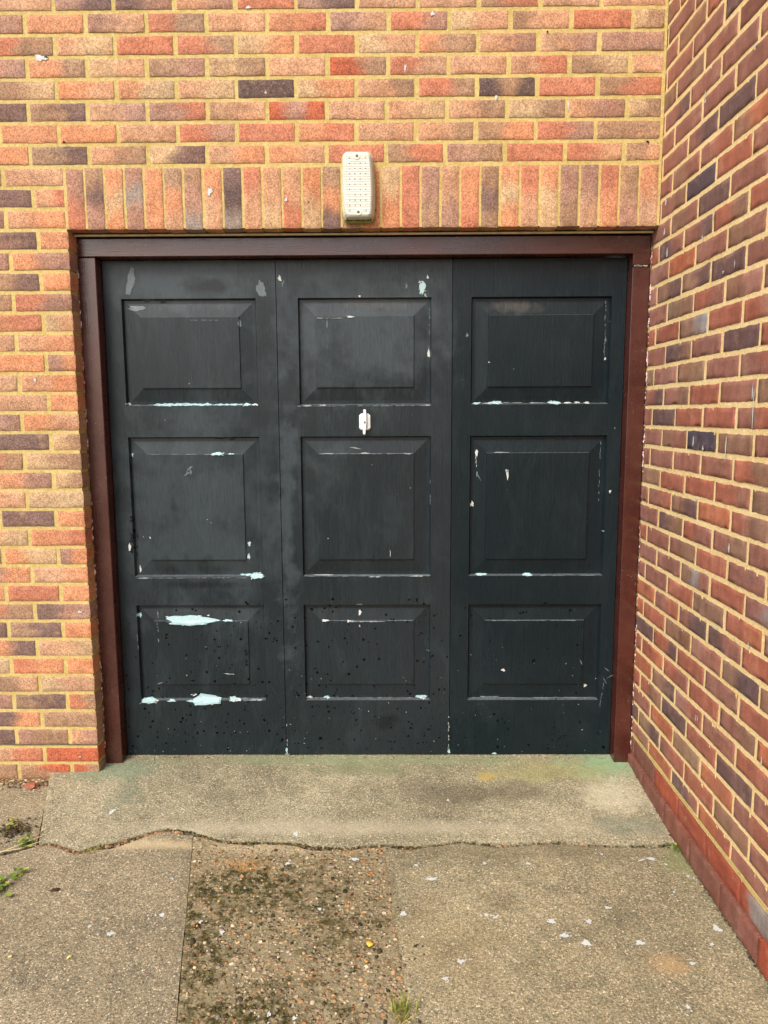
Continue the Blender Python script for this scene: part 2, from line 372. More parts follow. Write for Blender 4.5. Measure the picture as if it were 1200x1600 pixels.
def tinted(name, rough=0.8, sc=150, var=0.25):
    n = NT(name); n.set('Base Color', n.mix(1.0, n.attr(), n.ramp(n.noise(sc, 3), [(0.25, 1 - var), (0.75, 1 + var)]), 'MULTIPLY'))
    n.set('Roughness', rough); n.set('Specular IOR Level', 0.3); return n.m
M['tint'] = tinted('stones_and_leaves')
M['soil'] = plain('dark_crumbly_soil', lin(84, 66, 44), 1.0, 0.5, 90, 0.006, 0.1)
M['moss'] = plain('moss', lin(72, 74, 30), 1.0, 0.5, 140, 0.004, 0.1)
M['steel'] = plain('weathered_steel_flange', lin(190, 176, 140), 0.6, 0.3, 40, 0.001)
M['dark'] = plain('dark_void', (0.006, 0.006, 0.006, 1), 0.9)

M['worn_lit'] = plain('worn_edge_highlight', (0.060, 0.072, 0.076, 1), 0.6, 0.5, 70)  # dusty wear, with the ledge highlight put into its colour
M['faint'] = plain('thin_worn_paint_line', lin(140, 148, 147), 0.7, 0.3, 200)
M['drops'] = plain('black_paint_drops', (0.0010, 0.0012, 0.0014, 1), 0.5, 0.2, 50, 0, 0.08)

DOOR_MARKS = [(0.367,1.455,0.2184,0.013,0,'P'),(0.292,1.456,0.0624,0.0104,0,'P'),(0.521,1.455,0.0572,0.0104,0,'P'),(0.598,1.454,0.078,0.013,0,'P'),(0.657,1.454,0.026,0.0078,0,'W'),(0.148,1.459,0.0156,0.0078,0,'W'),(0.212,1.454,0.078,0.0052,0,'G'),(1.624,1.457,0.052,0.013,0,'P'),(1.547,1.455,0.0312,0.0078,0,'P'),(1.688,1.457,0.0676,0.0052,0,'W'),(1.859,1.456,0.0468,0.013,0,'P'),(1.79,1.456,0.052,0.0052,0,'W'),(1.931,1.456,0.0572,0.0078,0,'W'),(1.989,1.455,0.0208,0.0078,0,'W'),(1.586,1.455,0.026,0.0052,0,'W'),(1.094,1.447,0.5356,0.0052,0,'G'),(0.868,1.448,0.0312,0.0052,0,'W'),(0.932,1.45,0.026,0.0052,0,'W'),(1.35,1.448,0.0208,0.0052,0,'W'),(0.182,1.934,0.0286,0.104,14,'G'),(0.695,1.902,0.0364,0.0572,-10,'G'),(0.197,1.834,0.0676,0.0208,0,'G'),(0.269,1.858,0.0884,0.013,0,'K'),(0.27,1.865,0.0884,0.0052,0,'G'),(0.535,1.317,0.0728,0.013,0,'K'),(0.535,1.324,0.0676,0.0039,0,'G'),(0.605,1.772,0.013,0.026,0,'G'),(0.769,1.943,0.013,0.0208,0,'W'),(0.781,1.923,0.0052,0.026,20,'G'),(1.329,1.903,0.0234,0.052,10,'P'),(1.341,1.874,0.0208,0.0065,60,'W'),(1.349,1.944,0.0078,0.013,0,'W'),(1.266,1.911,0.0078,0.0208,0,'G'),(1.082,1.873,0.0078,0.0078,0,'W'),(1.044,1.795,0.0234,0.0078,0,'W'),(0.963,1.79,0.0884,0.0039,0,'W'),(0.952,1.768,0.0052,0.0312,0,'G'),(1.355,1.652,0.0104,0.0312,0,'W'),(1.357,1.756,0.0034,0.208,0,'G'),(1.506,1.721,0.0104,0.013,0,'G'),(1.594,1.616,0.0065,0.0065,0,'W'),(2.053,1.752,0.0039,0.234,0,'G'),(2.057,1.628,0.0078,0.0104,0,'W'),(2.057,1.703,0.0052,0.026,0,'G'),(0.501,1.257,0.0416,0.013,0,'P'),(0.574,1.257,0.0572,0.0104,0,'P'),(0.423,1.255,0.104,0.0039,0,'G'),(0.281,1.256,0.104,0.0039,0,'G'),(0.151,1.254,0.0065,0.0156,0,'P'),(0.385,1.198,0.0312,0.0078,-40,'G'),(0.374,1.177,0.026,0.0078,-30,'G'),(0.389,1.183,0.0078,0.0208,0,'G'),(0.618,0.886,0.0104,0.0208,0,'P'),(0.614,0.833,0.0104,0.0234,0,'P'),(0.21,0.914,0.0078,0.0078,0,'W'),(0.126,0.875,0.0104,0.0312,0,'W'),(0.161,0.78,0.0078,0.026,0,'W'),(0.585,0.755,0.0624,0.0104,0,'P'),(0.648,0.752,0.0572,0.0234,0,'P'),(0.378,0.745,0.442,0.0052,0,'G'),(0.178,0.745,0.0416,0.0052,0,'W'),(0.153,0.888,0.0052,0.104,3,'K'),(0.14,0.928,0.013,0.156,2,'K'),(0.598,1.454,0.0052,0.0052,0,'W'),(0.469,1.785,0.104,0.0034,0,'G'),(1.103,1.255,0.3796,0.0042,0,'G'),(1.059,1.278,0.0364,0.0039,10,'W'),(0.942,1.256,0.052,0.0039,0,'W'),(1.097,1.257,0.0364,0.0052,0,'W'),(1.273,1.254,0.026,0.0039,0,'W'),(1.199,0.844,0.0034,0.0286,0,'W'),(1.101,0.751,0.52,0.0052,0,'G'),(0.908,0.754,0.078,0.0052,0,'W'),(1.146,0.748,0.0624,0.0065,0,'W'),(1.305,0.75,0.052,0.0052,0,'W'),(1.362,1.095,0.0039,0.104,0,'G'),(0.94,0.77,0.13,0.0104,2,'K'),(1.55,1.256,0.0117,0.026,0,'W'),(1.55,1.204,0.0042,0.0832,-3,'W'),(1.561,1.157,0.0036,0.026,-30,'G'),(1.675,1.167,0.0078,0.0416,-5,'W'),(1.672,1.183,0.0104,0.013,0,'W'),(1.534,1.047,0.013,0.0208,0,'W'),(2.091,1.098,0.0078,0.013,0,'W'),(1.574,0.755,0.0468,0.0078,0,'P'),(1.764,0.754,0.0364,0.0104,0,'P'),(1.832,0.751,0.156,0.0042,0,'G'),(1.991,0.751,0.104,0.0042,0,'G'),(1.648,1.258,0.052,0.0039,0,'W'),(2.05,1.171,0.0034,0.26,0,'G'),(2.071,0.935,0.0052,0.0052,0,'W'),(0.149,0.585,0.0156,0.0182,0,'P'),(0.362,0.562,0.2028,0.0416,0,'P'),(0.518,0.562,0.0364,0.0078,0,'P'),(0.29,0.557,0.052,0.0078,0,'G'),(0.175,0.214,0.0624,0.0208,0,'P'),(0.27,0.214,0.0364,0.0078,0,'P'),(0.357,0.213,0.0416,0.0078,0,'P'),(0.417,0.216,0.1248,0.0416,0,'P'),(0.531,0.219,0.0312,0.0156,10,'P'),(0.555,0.216,0.0208,0.0078,0,'W'),(0.623,0.216,0.104,0.0104,0,'G'),(0.642,0.216,0.0624,0.0052,0,'W'),(0.225,0.535,0.0052,0.13,0,'G'),(0.224,0.29,0.026,0.0052,-20,'G'),(0.139,0.48,0.0039,0.078,0,'G'),(0.59,0.401,0.0104,0.078,0,'K'),(0.518,0.331,0.0416,0.0039,5,'W'),(1.071,0.593,0.0104,0.0208,0,'W'),(1.07,0.538,0.0052,0.0104,0,'W'),(0.926,0.561,0.026,0.0078,0,'W'),(1.097,0.557,0.1404,0.0052,0,'W'),(1.025,0.558,0.0156,0.0078,0,'W'),(0.998,0.56,0.104,0.0031,0,'G'),(1.238,0.56,0.104,0.0031,0,'G'),(0.927,0.224,0.026,0.0104,0,'P'),(1.327,0.226,0.052,0.013,0,'P'),(0.854,0.224,0.026,0.0078,0,'W'),(1.103,0.221,0.494,0.0039,0,'G'),(1.797,0.22,0.5096,0.0052,0,'G'),(1.616,0.225,0.078,0.0039,0,'W'),(1.784,0.559,0.364,0.0039,0,'G'),(1.071,0.631,0.026,0.0039,0,'G'),(0.758,0.056,0.0039,0.1404,0,'W'),(0.754,-0.007,0.0078,0.026,0,'P'),(1.444,0.07,0.0042,0.156,0,'W'),(1.445,-0.011,0.0104,0.0208,0,'P'),(0.756,-0.024,0.0208,0.0052,0,'W'),(1.639,-0.022,0.0208,0.0078,0,'P'),(1.676,0.321,0.0884,0.0234,12,'K'),(1.671,0.346,0.0156,0.0104,30,'W'),(1.769,-0.002,0.2184,0.0234,0,'K'),(1.175,0.118,0.0884,0.0676,0,'K'),(1.197,0.061,0.13,0.0104,3,'K'),(1.306,0.012,0.0676,0.013,0,'K'),(1.86,0.174,0.0624,0.0078,0,'K'),(0.296,0.71,0.286,0.0234,0,'K'),(0.219,0.764,0.234,0.013,2,'K'),(2.105,0.348,0.026,0.0039,40,'G'),(2.124,0.32,0.0364,0.0039,-30,'G'),(2.098,0.3,0.0312,0.0031,60,'G'),(1.997,0.379,0.0208,0.0052,60,'G'),(2.019,0.275,0.013,0.013,0,'W'),(2.128,0.599,0.0034,0.052,0,'W'),(2.087,0.239,0.0034,0.104,8,'G')]
WALL_MARKS = [(-0.06,2.697,0.0576,0.0264,0,'W'),(-0.041,2.699,0.024,0.0096,10,'K'),(1.588,2.549,0.012,0.0264,5,'W'),(1.259,2.652,0.0096,0.0336,8,'W'),(1.357,2.833,0.0192,0.0168,30,'W'),(0.537,2.231,0.0216,0.0384,20,'W'),(0.818,2.202,0.012,0.0216,10,'P'),(0.474,2.213,0.0528,0.0432,0,'g'),(0.614,2.207,0.048,0.0336,0,'g'),(1.718,2.234,0.0144,0.0384,30,'p'),(1.769,2.77,0.0096,0.012,0,'K'),(2.144,2.394,0.0192,0.0096,20,'K'),(1.851,2.521,0.0072,0.0384,-8,'W'),(-0.04,0.637,0.0216,0.012,0,'W'),(0.752,2.573,0.0096,0.0096,0,'W'),(0.006,2.409,0.012,0.0096,0,'K'),(0.697,2.86,0.024,0.012,0,'W'),(-0.076,0.028,0.0144,0.0072,0,'W'),(-0.158,1.548,0.012,0.0192,0,'W'),(0.901,2.192,0.0072,0.0072,0,'K')]
GROUND_SPLATS = [(0.151,-0.268,0.0192,0.0356),(0.858,-0.4,0.0205,0.0353),(1.076,-0.532,0.0304,0.02),(0.851,-0.557,0.0193,0.0198),(0.379,-0.893,0.0261,0.0226),(0.505,-0.812,0.0193,0.0203),(0.307,-0.863,0.0113,0.0133),(1.389,-1.0,0.0247,0.0225),(1.342,-1.063,0.0205,0.016),(1.7,-0.899,0.0203,0.0217),(1.695,-0.901,0.0332,0.0124),(1.752,-0.93,0.0292,0.0273),(1.674,-0.839,0.0266,0.0259),(2.151,-0.866,0.0225,0.0466),(2.108,-0.934,0.0163,0.0126),(2.023,-1.006,0.0175,0.0177),(1.907,-0.925,0.0292,0.0248),(2.076,-0.532,0.0346,0.0251),(2.043,-0.539,0.0302,0.0083),(2.113,-0.564,0.0192,0.0123),(1.784,-0.839,0.019,0.0261),(1.234,-0.806,0.0232,0.0262),(1.658,-0.557,0.0236,0.0159),(1.281,-0.564,0.0171,0.0117),(1.917,-0.506,0.0131,0.0126),(1.33,-0.636,0.0457,0.0186),(1.511,-0.557,0.015,0.0197),(0.629,-0.843,0.0114,0.0163),(0.704,-0.887,0.0168,0.022),(0.889,-1.182,0.0129,0.0195),(1.859,-0.776,0.0293,0.0138),(1.512,-0.82,0.0307,0.0098),(2.163,-0.625,0.0146,0.0119),(1.416,-0.2,0.0123,0.02),(1.523,-0.334,0.0164,0.0138),(0.489,-0.643,0.0062,0.0115),(0.98,-0.783,0.0117,0.0167),(2.087,-0.706,0.0101,0.0111),(1.951,-1.156,0.013,0.0155),(0.954,-1.192,0.0128,0.0144),(1.12,-1.13,0.0083,0.0101),(1.484,-0.811,0.0154,0.0164)]
CRACK = [(-0.04, -0.451), (0.013, -0.443), (0.082, -0.474), (0.122, -0.489), (0.166, -0.458), (0.227, -0.443), (0.284, -0.411), (0.342, -0.379), (0.395, -0.363), (0.481, -0.379), (0.571, -0.419), (0.609, -0.435), (0.722, -0.435), (0.858, -0.443), (0.927, -0.458), (1.04, -0.47), (1.106, -0.458), (1.173, -0.451), (1.262, -0.462), (1.352, -0.454), (1.443, -0.435), (1.521, -0.443), (1.598, -0.451), (1.711, -0.443), (1.802, -0.435), (1.888, -0.451), (1.975, -0.458), (2.066, -0.451), (2.133, -0.451), (2.207, -0.443)]
SIDE_MARKS = [(-0.799,1.421,0.0059,0.1056),(-0.79,1.47,0.0054,0.048),(-0.062,2.169,0.0135,0.0312),(-0.062,2.064,0.0135,0.0264),(-0.097,1.983,0.0135,0.0312),(0.013,2.155,0.009,0.0192),(-0.367,2.409,0.0067,0.024),(-0.37,2.387,0.0112,0.012),(-0.453,1.133,0.0225,0.0072),(-0.704,1.016,0.009,0.0288),(-0.541,0.422,0.0054,0.0216),(-0.555,0.426,0.0054,0.0192),(-0.963,0.48,0.0059,0.024),(-0.638,1.84,0.0045,0.0216),(-0.565,1.83,0.0112,0.0072),(-0.476,2.018,0.009,0.0288),(-0.399,1.965,0.0067,0.0192),(0.062,2.122,0.009,0.0168),(-0.69,2.404,0.0225,0.0072),(-0.853,0.765,0.0063,0.024),(-0.398,0.675,0.009,0.0072),(-0.646,0.759,0.027,0.0072),(-0.409,1.319,0.009,0.0336),(-0.486,1.301,0.0112,0.0144),(-0.647,1.309,0.0072,0.072)]

# ------------------------------------------------------------------ ground surface
def gz(y):
    if y > 0.13: return -0.033
    if y > -0.27: return -0.033 + (y - 0.13) / 0.40 * 0.031
    if y > -0.5: return -0.064 + (y + 0.27) / 0.23 * 0.019
    return -0.083 + (y + 0.5) * 0.004
def rough(x, y, a=0.0018):
    return a * (mnoise.noise((x * 7, y * 7, 1.3)) * 1.6 + mnoise.noise((x * 31, y * 31, 4.1)) * 0.8)
ZF = None
def surf(x, y, dz=0.0): return (gz(y) if ZF is None else ZF) + rough(x, y) + dz
def resample(poly, n):
    L = [0]
    for a, b in zip(poly, poly[1:]): L.append(L[-1] + math.dist(a, b))
    out = []
    for k in range(n + 1):
        t = L[-1] * k / n
        i = max(j for j in range(len(L)) if L[j] <= t + 1e-9); i = min(i, len(poly) - 2)
        u = (t - L[i]) / (L[i + 1] - L[i])
        out.append((poly[i][0] + (poly[i + 1][0] - poly[i][0]) * u, poly[i][1] + (poly[i + 1][1] - poly[i][1]) * u))
    return out
def slab(mb, back, front, nx, ny, dz=0.0, power=1.0, edge=0.003):
    B = resample(back, nx); F = resample(front, nx)
    V = []; Fc = []
    for j in range(ny + 1):
        t = (j / ny) ** power
        for i in range(nx + 1):
            x = B[i][0] + (F[i][0] - B[i][0]) * t; y = B[i][1] + (F[i][1] - B[i][1]) * t
            e = 0
            if i in (0, nx) or j in (0, ny):
                x += edge * mnoise.noise((x * 45, y * 45, 9)); y += edge * mnoise.noise((x * 45, y * 45, 19)); e = -0.002
            V.append((x, y, surf(x, y, dz) + e))
    W = nx + 1
    for j in range(ny):
        for i in range(nx):
            Fc.append((j * W + i, j * W + i + 1, (j + 1) * W + i + 1, (j + 1) * W + i))
    per = [i for i in range(W)] + [j * W + nx for j in range(1, ny + 1)] + [ny * W + i for i in range(nx - 1, -1, -1)] + [j * W for j in range(ny - 1, 0, -1)]
    o = len(V)
    for q in per: V.append((V[q][0], V[q][1], -0.13))
    k = len(per)
    for a in range(k):
        b = (a + 1) % k
        Fc.append((per[a], per[b], o + b, o + a))
    mb.add(V, Fc, 0)
def blob2(w, h, ang, seed, n=18, rag=0.35):
    r = random.Random(seed); ph = [r.uniform(0, 6.28) for _ in range(5)]; out = []
    a0 = R(ang)
    for k in range(n):
        a = 2 * math.pi * k / n
        m = 1 + rag * (0.5 * math.sin(2 * a + ph[0]) * 0.4 + 0.5 * math.sin(3 * a + ph[1]) + 0.45 * math.sin(5 * a + ph[2]) + 0.35 * math.sin(8 * a + ph[3])) + r.uniform(-0.1, 0.1)
        x = math.cos(a) * w / 2 * m; y = math.sin(a) * h / 2 * m
        out.append((x * math.cos(a0) + y * math.sin(a0), -x * math.sin(a0) + y * math.cos(a0)))
    return out

mb = MB(); mb.box(-60, 60, -60, 60, -0.6, -0.122)
tag(mb.build('ground', M['slab']), kind='structure')
CR = CRACK
def off(pts, d):
    if d > 0: return [(x, y + d) for x, y in pts]
    q = resample(pts, max(4, int(len(pts) * 5)))
    return [(x, y + d - 0.016 * max(0, mnoise.noise((x * 6, 2.2, 7)) + 0.1) * 1.6 - 0.004 * abs(mnoise.noise((x * 40, 1, 1)))) for x, y in q]
mb = MB()
slab(mb, [(-0.282, 0.22), (2.24, 0.22)], off(CR, 0.0035), 150, 44, 0.003)
apron = tag(mb.build('concrete_threshold', M['apron']), kind='structure')
A0, A1 = (0.493, -0.40), (1.26, -4.0)
B0, B1 = (1.173, -0.465), (1.50, -4.0)
leftc = [p for p in CR if p[0] < 0.49] + [(0.489, -0.381)]
midc = [(0.4905, -0.383)] + [p for p in CR if 0.5 < p[0] < 1.17] + [(1.180, -0.452)]
rightc = [(1.177, -0.452)] + [p for p in CR if p[0] > 1.18]
mb = MB()
ZF = -0.081
slab(mb, [(-2.6, 0.03), (-0.218, 0.03)], [(-2.6, -1.10), (-0.3, -0.575), (-0.048, -0.449)], 60, 30, 0.0)
ZF = None
slab(mb, [(-2.6, -1.115), (-0.3, -0.59)] + off(leftc, -0.008), [(-2.6, -4), (1.256, -4)], 110, 70, 0.001, 1.5)
tag(mb.build('driveway', M['slab']), kind='structure')
mb = MB(); slab(mb, off(midc, -0.006), [(1.2575, -4), (1.505, -4)], 50, 80, -0.001, 1.5)
tag(mb.build('worn_strip_ground', M['patch']), kind='structure')
mb = MB(); slab(mb, off(rightc, -0.005), [(1.50, -4), (2.24, -4)], 80, 80, 0.0, 1.5, 0.006)
SR = mb
# pale bird splashes on the concrete (surface pattern of the slabs)
def splat(mb, x, y, w, h, seed, mi, dz=0.0018):
    pts = blob2(w * 1.0, h * 1.0, random.Random(seed).uniform(-30, 30), seed, 16, 0.42)
    V = [(x, y, surf(x, y, dz))] + [(x + a, y + b, surf(x + a, y + b, dz)) for a, b in pts]
    n = len(pts); mb.add(V, [(0, 1 + k, 1 + (k + 1) % n) for k in range(n)], mi)
for k, (x, y, w, h) in enumerate(GROUND_SPLATS):
    splat(SR, x, y, w * 0.8, h * 0.8, k, 1, 0.0022 if y < -0.46 else 0.0048)
    r = random.Random(k + 900)
    for _ in range(r.randint(1, 4)):
        splat(SR, x + r.gauss(0, w), y + r.gauss(0, h), r.uniform(0.003, 0.007), r.uniform(0.003, 0.007), r.random(), 1, 0.0022 if y < -0.46 else 0.0048)
SR.build('driveway', [M['slab_r'], M['white']])['kind'] = 'structure'

mb = MB()
sp = resample([(-0.5, -0.70)] + [(-0.3, -0.585)] + CR, 160)
for k in range(160):
    (x0, y0), (x1, y1) = sp[k], sp[k + 1]
    V = []
    for (x, y) in ((x0, y0), (x1, y1)):
        for d in (-0.02, -0.003, 0.004, 0.02): V.append((x, y + d, gz(y) - 0.016 + 0.004 * mnoise.noise((x * 60, y * 60, d * 300))))
    mb.add(V, [(a, a + 1, a + 5, a + 4) for a in range(3)])
for (a, b) in ((A0, A1), (B0, B1)):
    mb.add([(a[0] - .02, a[1] - .02, -0.098), (a[0] + .02, a[1] - .02, -0.098), (b[0] + .02, b[1], -0.112), (b[0] - .02, b[1], -0.112)], [(0, 1, 2, 3)])
tag(mb.build('soil', M['soil']), kind='structure')

# ico template for stones, moss
import bmesh
def ico(sub):
    bm = bmesh.new(); bmesh.ops.create_icosphere(bm, subdivisions=sub, radius=1.0)
    V = [v.co.copy() for v in bm.verts]; F = [tuple(v.index for v in f.verts) for f in bm.faces]; bm.free(); return V, F
ICO1, ICO2 = ico(1), ico(2)
def stone(mb, x, y, z, a, b, c, col, r, T=ICO1, smooth=True, mi=0):
    V, F = T; th = r.uniform(0, 6.28); ct, st = math.cos(th), math.sin(th); out = []
    for v in V:
        k = 1 + r.uniform(-0.22, 0.22)
        px, py, pz = v.x * a * k, v.y * b * k, v.z * c * k
        out.append((x + px * ct - py * st, y + px * st + py * ct, z + pz))
    mb.add(out, F, mi, [col] * len(out), smooth)
PEB = [(lin(178, 150, 108), 6), (lin(206, 186, 150), 4), (lin(176, 120, 70), 1.6), (lin(196, 148, 84), 0.7), (lin(120, 98, 72), 5), (lin(150, 140, 128), 3), (lin(206, 196, 172), .8), (lin(70, 60, 48), 5), (lin(52, 48, 26), 6), (lin(160, 84, 52), .7)]
mb = MB(); r = random.Random(3)
cols = [c for c, w in PEB]; ws = [w for c, w in PEB]
cnt = 0
while cnt < 3000:
    y = -0.44 - 1.7 * r.random() ** 1.25
    xa = A0[0] + (A1[0] - A0[0]) * (y - A0[1]) / (A1[1] - A0[1]) + 0.006
    xb = B0[0] + (B1[0] - B0[0]) * (y - B0[1]) / (B1[1] - B0[1]) + 0.01
    x = r.uniform(xa, xb + 0.035 * r.random() ** 1.5 * 2)
    if y > -0.475 and r.random() < 0.8: continue
    s = min(0.0105, 0.0020 + r.expovariate(1 / 0.0015)) * (1.0 if y < -0.6 else 0.8)
    mossy = mnoise.noise((x * 5, y * 5, 2.2)) + 0.45 * max(0, 1 - math.hypot((x - .78) / .3, (y + .7) / .2)) + 0.5 * max(0, 1 - math.hypot((x - .67) / .13, (y + .98) / .3)) + 0.4 * max(0, 1 - math.hypot((x - .86) / .25, (y + 1.2) / .16))
    c = r.choices(cols, ws)[0]
    if mossy > 0.12 and r.random() < 0.5: c = (0.045 + .02 * r.random(), 0.040 + .012 * r.random(), 0.014, 1)
    kk = r.uniform(0.6, 0.98); c = (c[0] * kk, c[1] * kk, c[2] * kk, 1)
    stone(mb, x, y, surf(x, y, -0.001 if x < xb - .01 else 0) + s * 0.05, s, s * r.uniform(.6, 1), s * r.uniform(.45, .7), c, r)
    cnt += 1
tag(mb.build('gravel', M['tint']), label=None, kind='stuff')

# moss and crumbled brick along the crack
mb = MB(); r = random.Random(5)
for k in range(620):
    t = r.random(); (x, y) = sp[int(t * 160)]
    d = mnoise.noise((x * 6, 3.3, 1)) 
    if d < -0.12 and r.random() < 0.75: continue
    g = r.random(); c = (0.05 + .05 * g, 0.045 + .045 * g, 0.012 + .01 * g, 1) if r.random() < .75 else (0.03, 0.022, 0.012, 1)
    s = r.uniform(.0015, .0045)
    stone(mb, x + r.gauss(0, .006), y + r.gauss(0, .0035) - .002, gz(y) - 0.005 + s * .4, s * 1.4, s, s, c, r)
for k in range(140):      # clump at the top left, against the threshold
    x, y = -0.174 + r.gauss(0, .03), -0.363 + r.gauss(0, .03); s = r.uniform(.002, .006)
    stone(mb, x, y, gz(y) - 0.006 + s * .3, s * 1.3, s, s * .6, (0.06 + .03 * r.random(), 0.055, 0.015, 1) if r.random() < .4 else (0.035, 0.025, 0.015, 1), r)
tag(mb.build('moss', M['tint']), kind='stuff')
mb = MB()
for k in range(420):
    i = int(r.uniform(0.17, 0.37) * 160) if k < 300 else int(r.uniform(.4, .9) * 160)
    x, y = sp[i]; s = r.uniform(.002, .0065)
    c = r.choice([lin(150, 108, 72), lin(122, 88, 60), lin(164, 136, 100), lin(104, 80, 58), lin(84, 66, 48)])
    stone(mb, x + r.gauss(0, .006), y - .006 + r.gauss(0, .005), gz(y) - 0.007 + s * .3, s * 1.5, s, s * .7, c, r, smooth=False)
# rubble and dirt at the foot of the wall on the left
for k in range(260):
    x, y = r.uniform(-0.6, -0.20), -0.004 - abs(r.gauss(0, .028)); s = r.uniform(.0015, .006)
    c = r.choice([lin(150, 110, 80), lin(120, 100, 76), lin(184, 166, 130), lin(90, 74, 56)])
    stone(mb, x, y, -0.080 + max(0, 0.012 * (y + .06) / .06), s * 1.5, s, s * .7, c, r, smooth=False)
for k in range(420):
    y = -0.03 - r.random() * 2.0; x = 2.2 - abs(r.gauss(0, .006)); s = r.uniform(.0012, .004)
    c = r.choice([lin(60, 50, 38), lin(90, 80, 50), lin(150, 134, 104), lin(74, 60, 44)])
    stone(mb, x, y, gz(y) + 0.004, s * 1.2, s * 1.6, s * .8, c, r, smooth=False)
for k in range(260):
    x, y = r.uniform(0.0, 2.2), 0.118 - abs(r.gauss(0, .012)); s = r.uniform(.001, .0028)
    c = r.choice([lin(60, 50, 38), lin(90, 80, 60), lin(150, 134, 104), lin(110, 84, 50)])
    stone(mb, x, y, -0.0335 + s * .3 + .001, s * 1.4, s, s * .8, c, r, smooth=False)
tag(mb.build('rubble', M['tint']), kind='stuff')

# ------------------------------------------------------------------ brick walls
FC = {'o': (212, 148, 108), 'r': (198, 128, 98), 'R': (182, 98, 68), 'p': (203, 157, 122), 'm': (174, 134, 114), 'k': (128, 102, 94), 'K': (98, 80, 76), 'b': (168, 134, 106), 'y': (202, 170, 130), 'g': (158, 144, 134)}
SC = {'m': (144, 99, 86), 'r': (158, 98, 79), 'b': (138, 105, 86), 'k': (106, 82, 80), 'K': (78, 68, 78), 'o': (168, 105, 77), 'y': (142, 116, 94), 'g': (140, 134, 132), 'p': (158, 116, 102), 'R': (152, 76, 56), 'd': (122, 78, 66)}
def brick(mb, o, u, n, u0, u1, z0, z1, cols, depth=0.012, nx=10, nz=4, jit=0.0022, rnd=0.0016, proud=0.0, axis='u', seed=0, corner=0.0):
    r = random.Random(seed); L = u1 - u0; H = z1 - z0
    ph = r.uniform(0, 100)
    cs = [Vector(c[:3]) for c in cols]
    edges = [r.uniform(-.12, .12) for _ in cs]
    tilt = r.uniform(-.02, .02)
    kv = 1 + r.uniform(-.07, .07)
    hue = r.uniform(-.04, .04)
    def colat(fu, fz):
        f = fu if axis == 'u' else fz; g = fz if axis == 'u' else fu
        if len(cs) == 1: c = cs[0].copy()
        else:
            t = f * len(cs) - 0.5; i = max(0, min(len(cs) - 2, int(math.floor(t)))); w = t - i
            w += edges[i] * 2 + 0.5 * mnoise.noise((f * 2 + ph, g * 2, 7))
            w = max(0, min(1, (w - 0.5) * 1.3 + 0.5)); w = w * w * (3 - 2 * w)
            c = cs[i].lerp(cs[i + 1], w)
        q = kv * (1 + 0.16 * mnoise.noise((fu * 2.5 + ph, fz * 1.6 + ph, 0)))
        h2 = hue + 0.05 * mnoise.noise((fu * 2 + ph, fz * 2, 5))
        return (c.x * q * (1 + h2), c.y * q, c.z * q * (1 - h2), 1)
    def P(fu, fz, d):
        uu = u0 + fu * L; zz = z0 + fz * H + tilt * (fu - .5) * 0.05
        # ragged outline
        e = jit * mnoise.noise((uu * 40 + ph, zz * 40, 3.0)) + jit * 0.6 * mnoise.noise((uu * 110 + ph, zz * 110, 8.0))
        if fu in (0, 1): uu += e
        if fz in (0, 1): zz += e * (1 if fz else -1)
        if corner and fu in (0, 1) and fz in (0, 1):
            uu += corner * (1 if fu == 0 else -1); zz += corner * (1 if fz == 0 else -1)
        return o + u * uu + n * (proud - d) + Vector((0, 0, zz))
    us = [0] + [rnd / L + (1 - 2 * rnd / L) * i / (nx - 1) for i in range(nx)] + [1]
    zs = [0] + [rnd / H + (1 - 2 * rnd / H) * i / (nz - 1) for i in range(nz)] + [1]
    NU, NZ = len(us), len(zs); V = []; C = []
    for j, fz in enumerate(zs):
        for i, fu in enumerate(us):
            e = i in (0, NU - 1) or j in (0, NZ - 1)
            d = rnd * 0.6 if e else -0.0005 * mnoise.noise((fu * 5 + ph, fz * 3, 1))
            V.append(P(fu, fz, d)); C.append(colat(fu, fz))
    F = [(j * NU + i, j * NU + i + 1, (j + 1) * NU + i + 1, (j + 1) * NU + i) for j in range(NZ - 1) for i in range(NU - 1)]
    per = [i for i in range(NU)] + [j * NU + NU - 1 for j in range(1, NZ)] + [(NZ - 1) * NU + i for i in range(NU - 2, -1, -1)] + [j * NU for j in range(NZ - 2, 0, -1)]
    mb.add(V, F, 0, C, True)
    k = len(per); V2 = [V[q] for q in per] + [V[q] - n * depth for q in per]; C2 = [C[q] for q in per] * 2
    mb.add(V2, [(a, (a + 1) % k, k + (a + 1) % k, k + a) for a in range(k)], 0, C2, False)
def fcol(code, k=0.76): return [lin(*FC[c], k) for c in code]
def scol(code): return [lin(*SC[c], 0.95) for c in code]
FO, FU, FN = Vector((0, 0, 0)), Vector((1, 0, 0)), Vector((0, -1, 0))
J = 0.0142; JV = 0.0172; CH = 0.075; PW = 0.2184
wall = thing('brick_wall', 'sandy orange and buff brick wall with ochre mortar around the garage opening', 'wall', (-0.6, 0.05, -0.1)); wall['kind'] = 'thing'
mb = MB(); rr = random.Random(11)
def rnd_code(r):
    return r.choice(['o', 'o', 'p', 'p', 'r', 'r', 'm', 'b', 'k', 'y', 'op', 'po', 'ro', 'rm', 'mo', 'bk', 'mk', 'yp', 'oy', 'yb', 'rb', 'pb', 'km'])
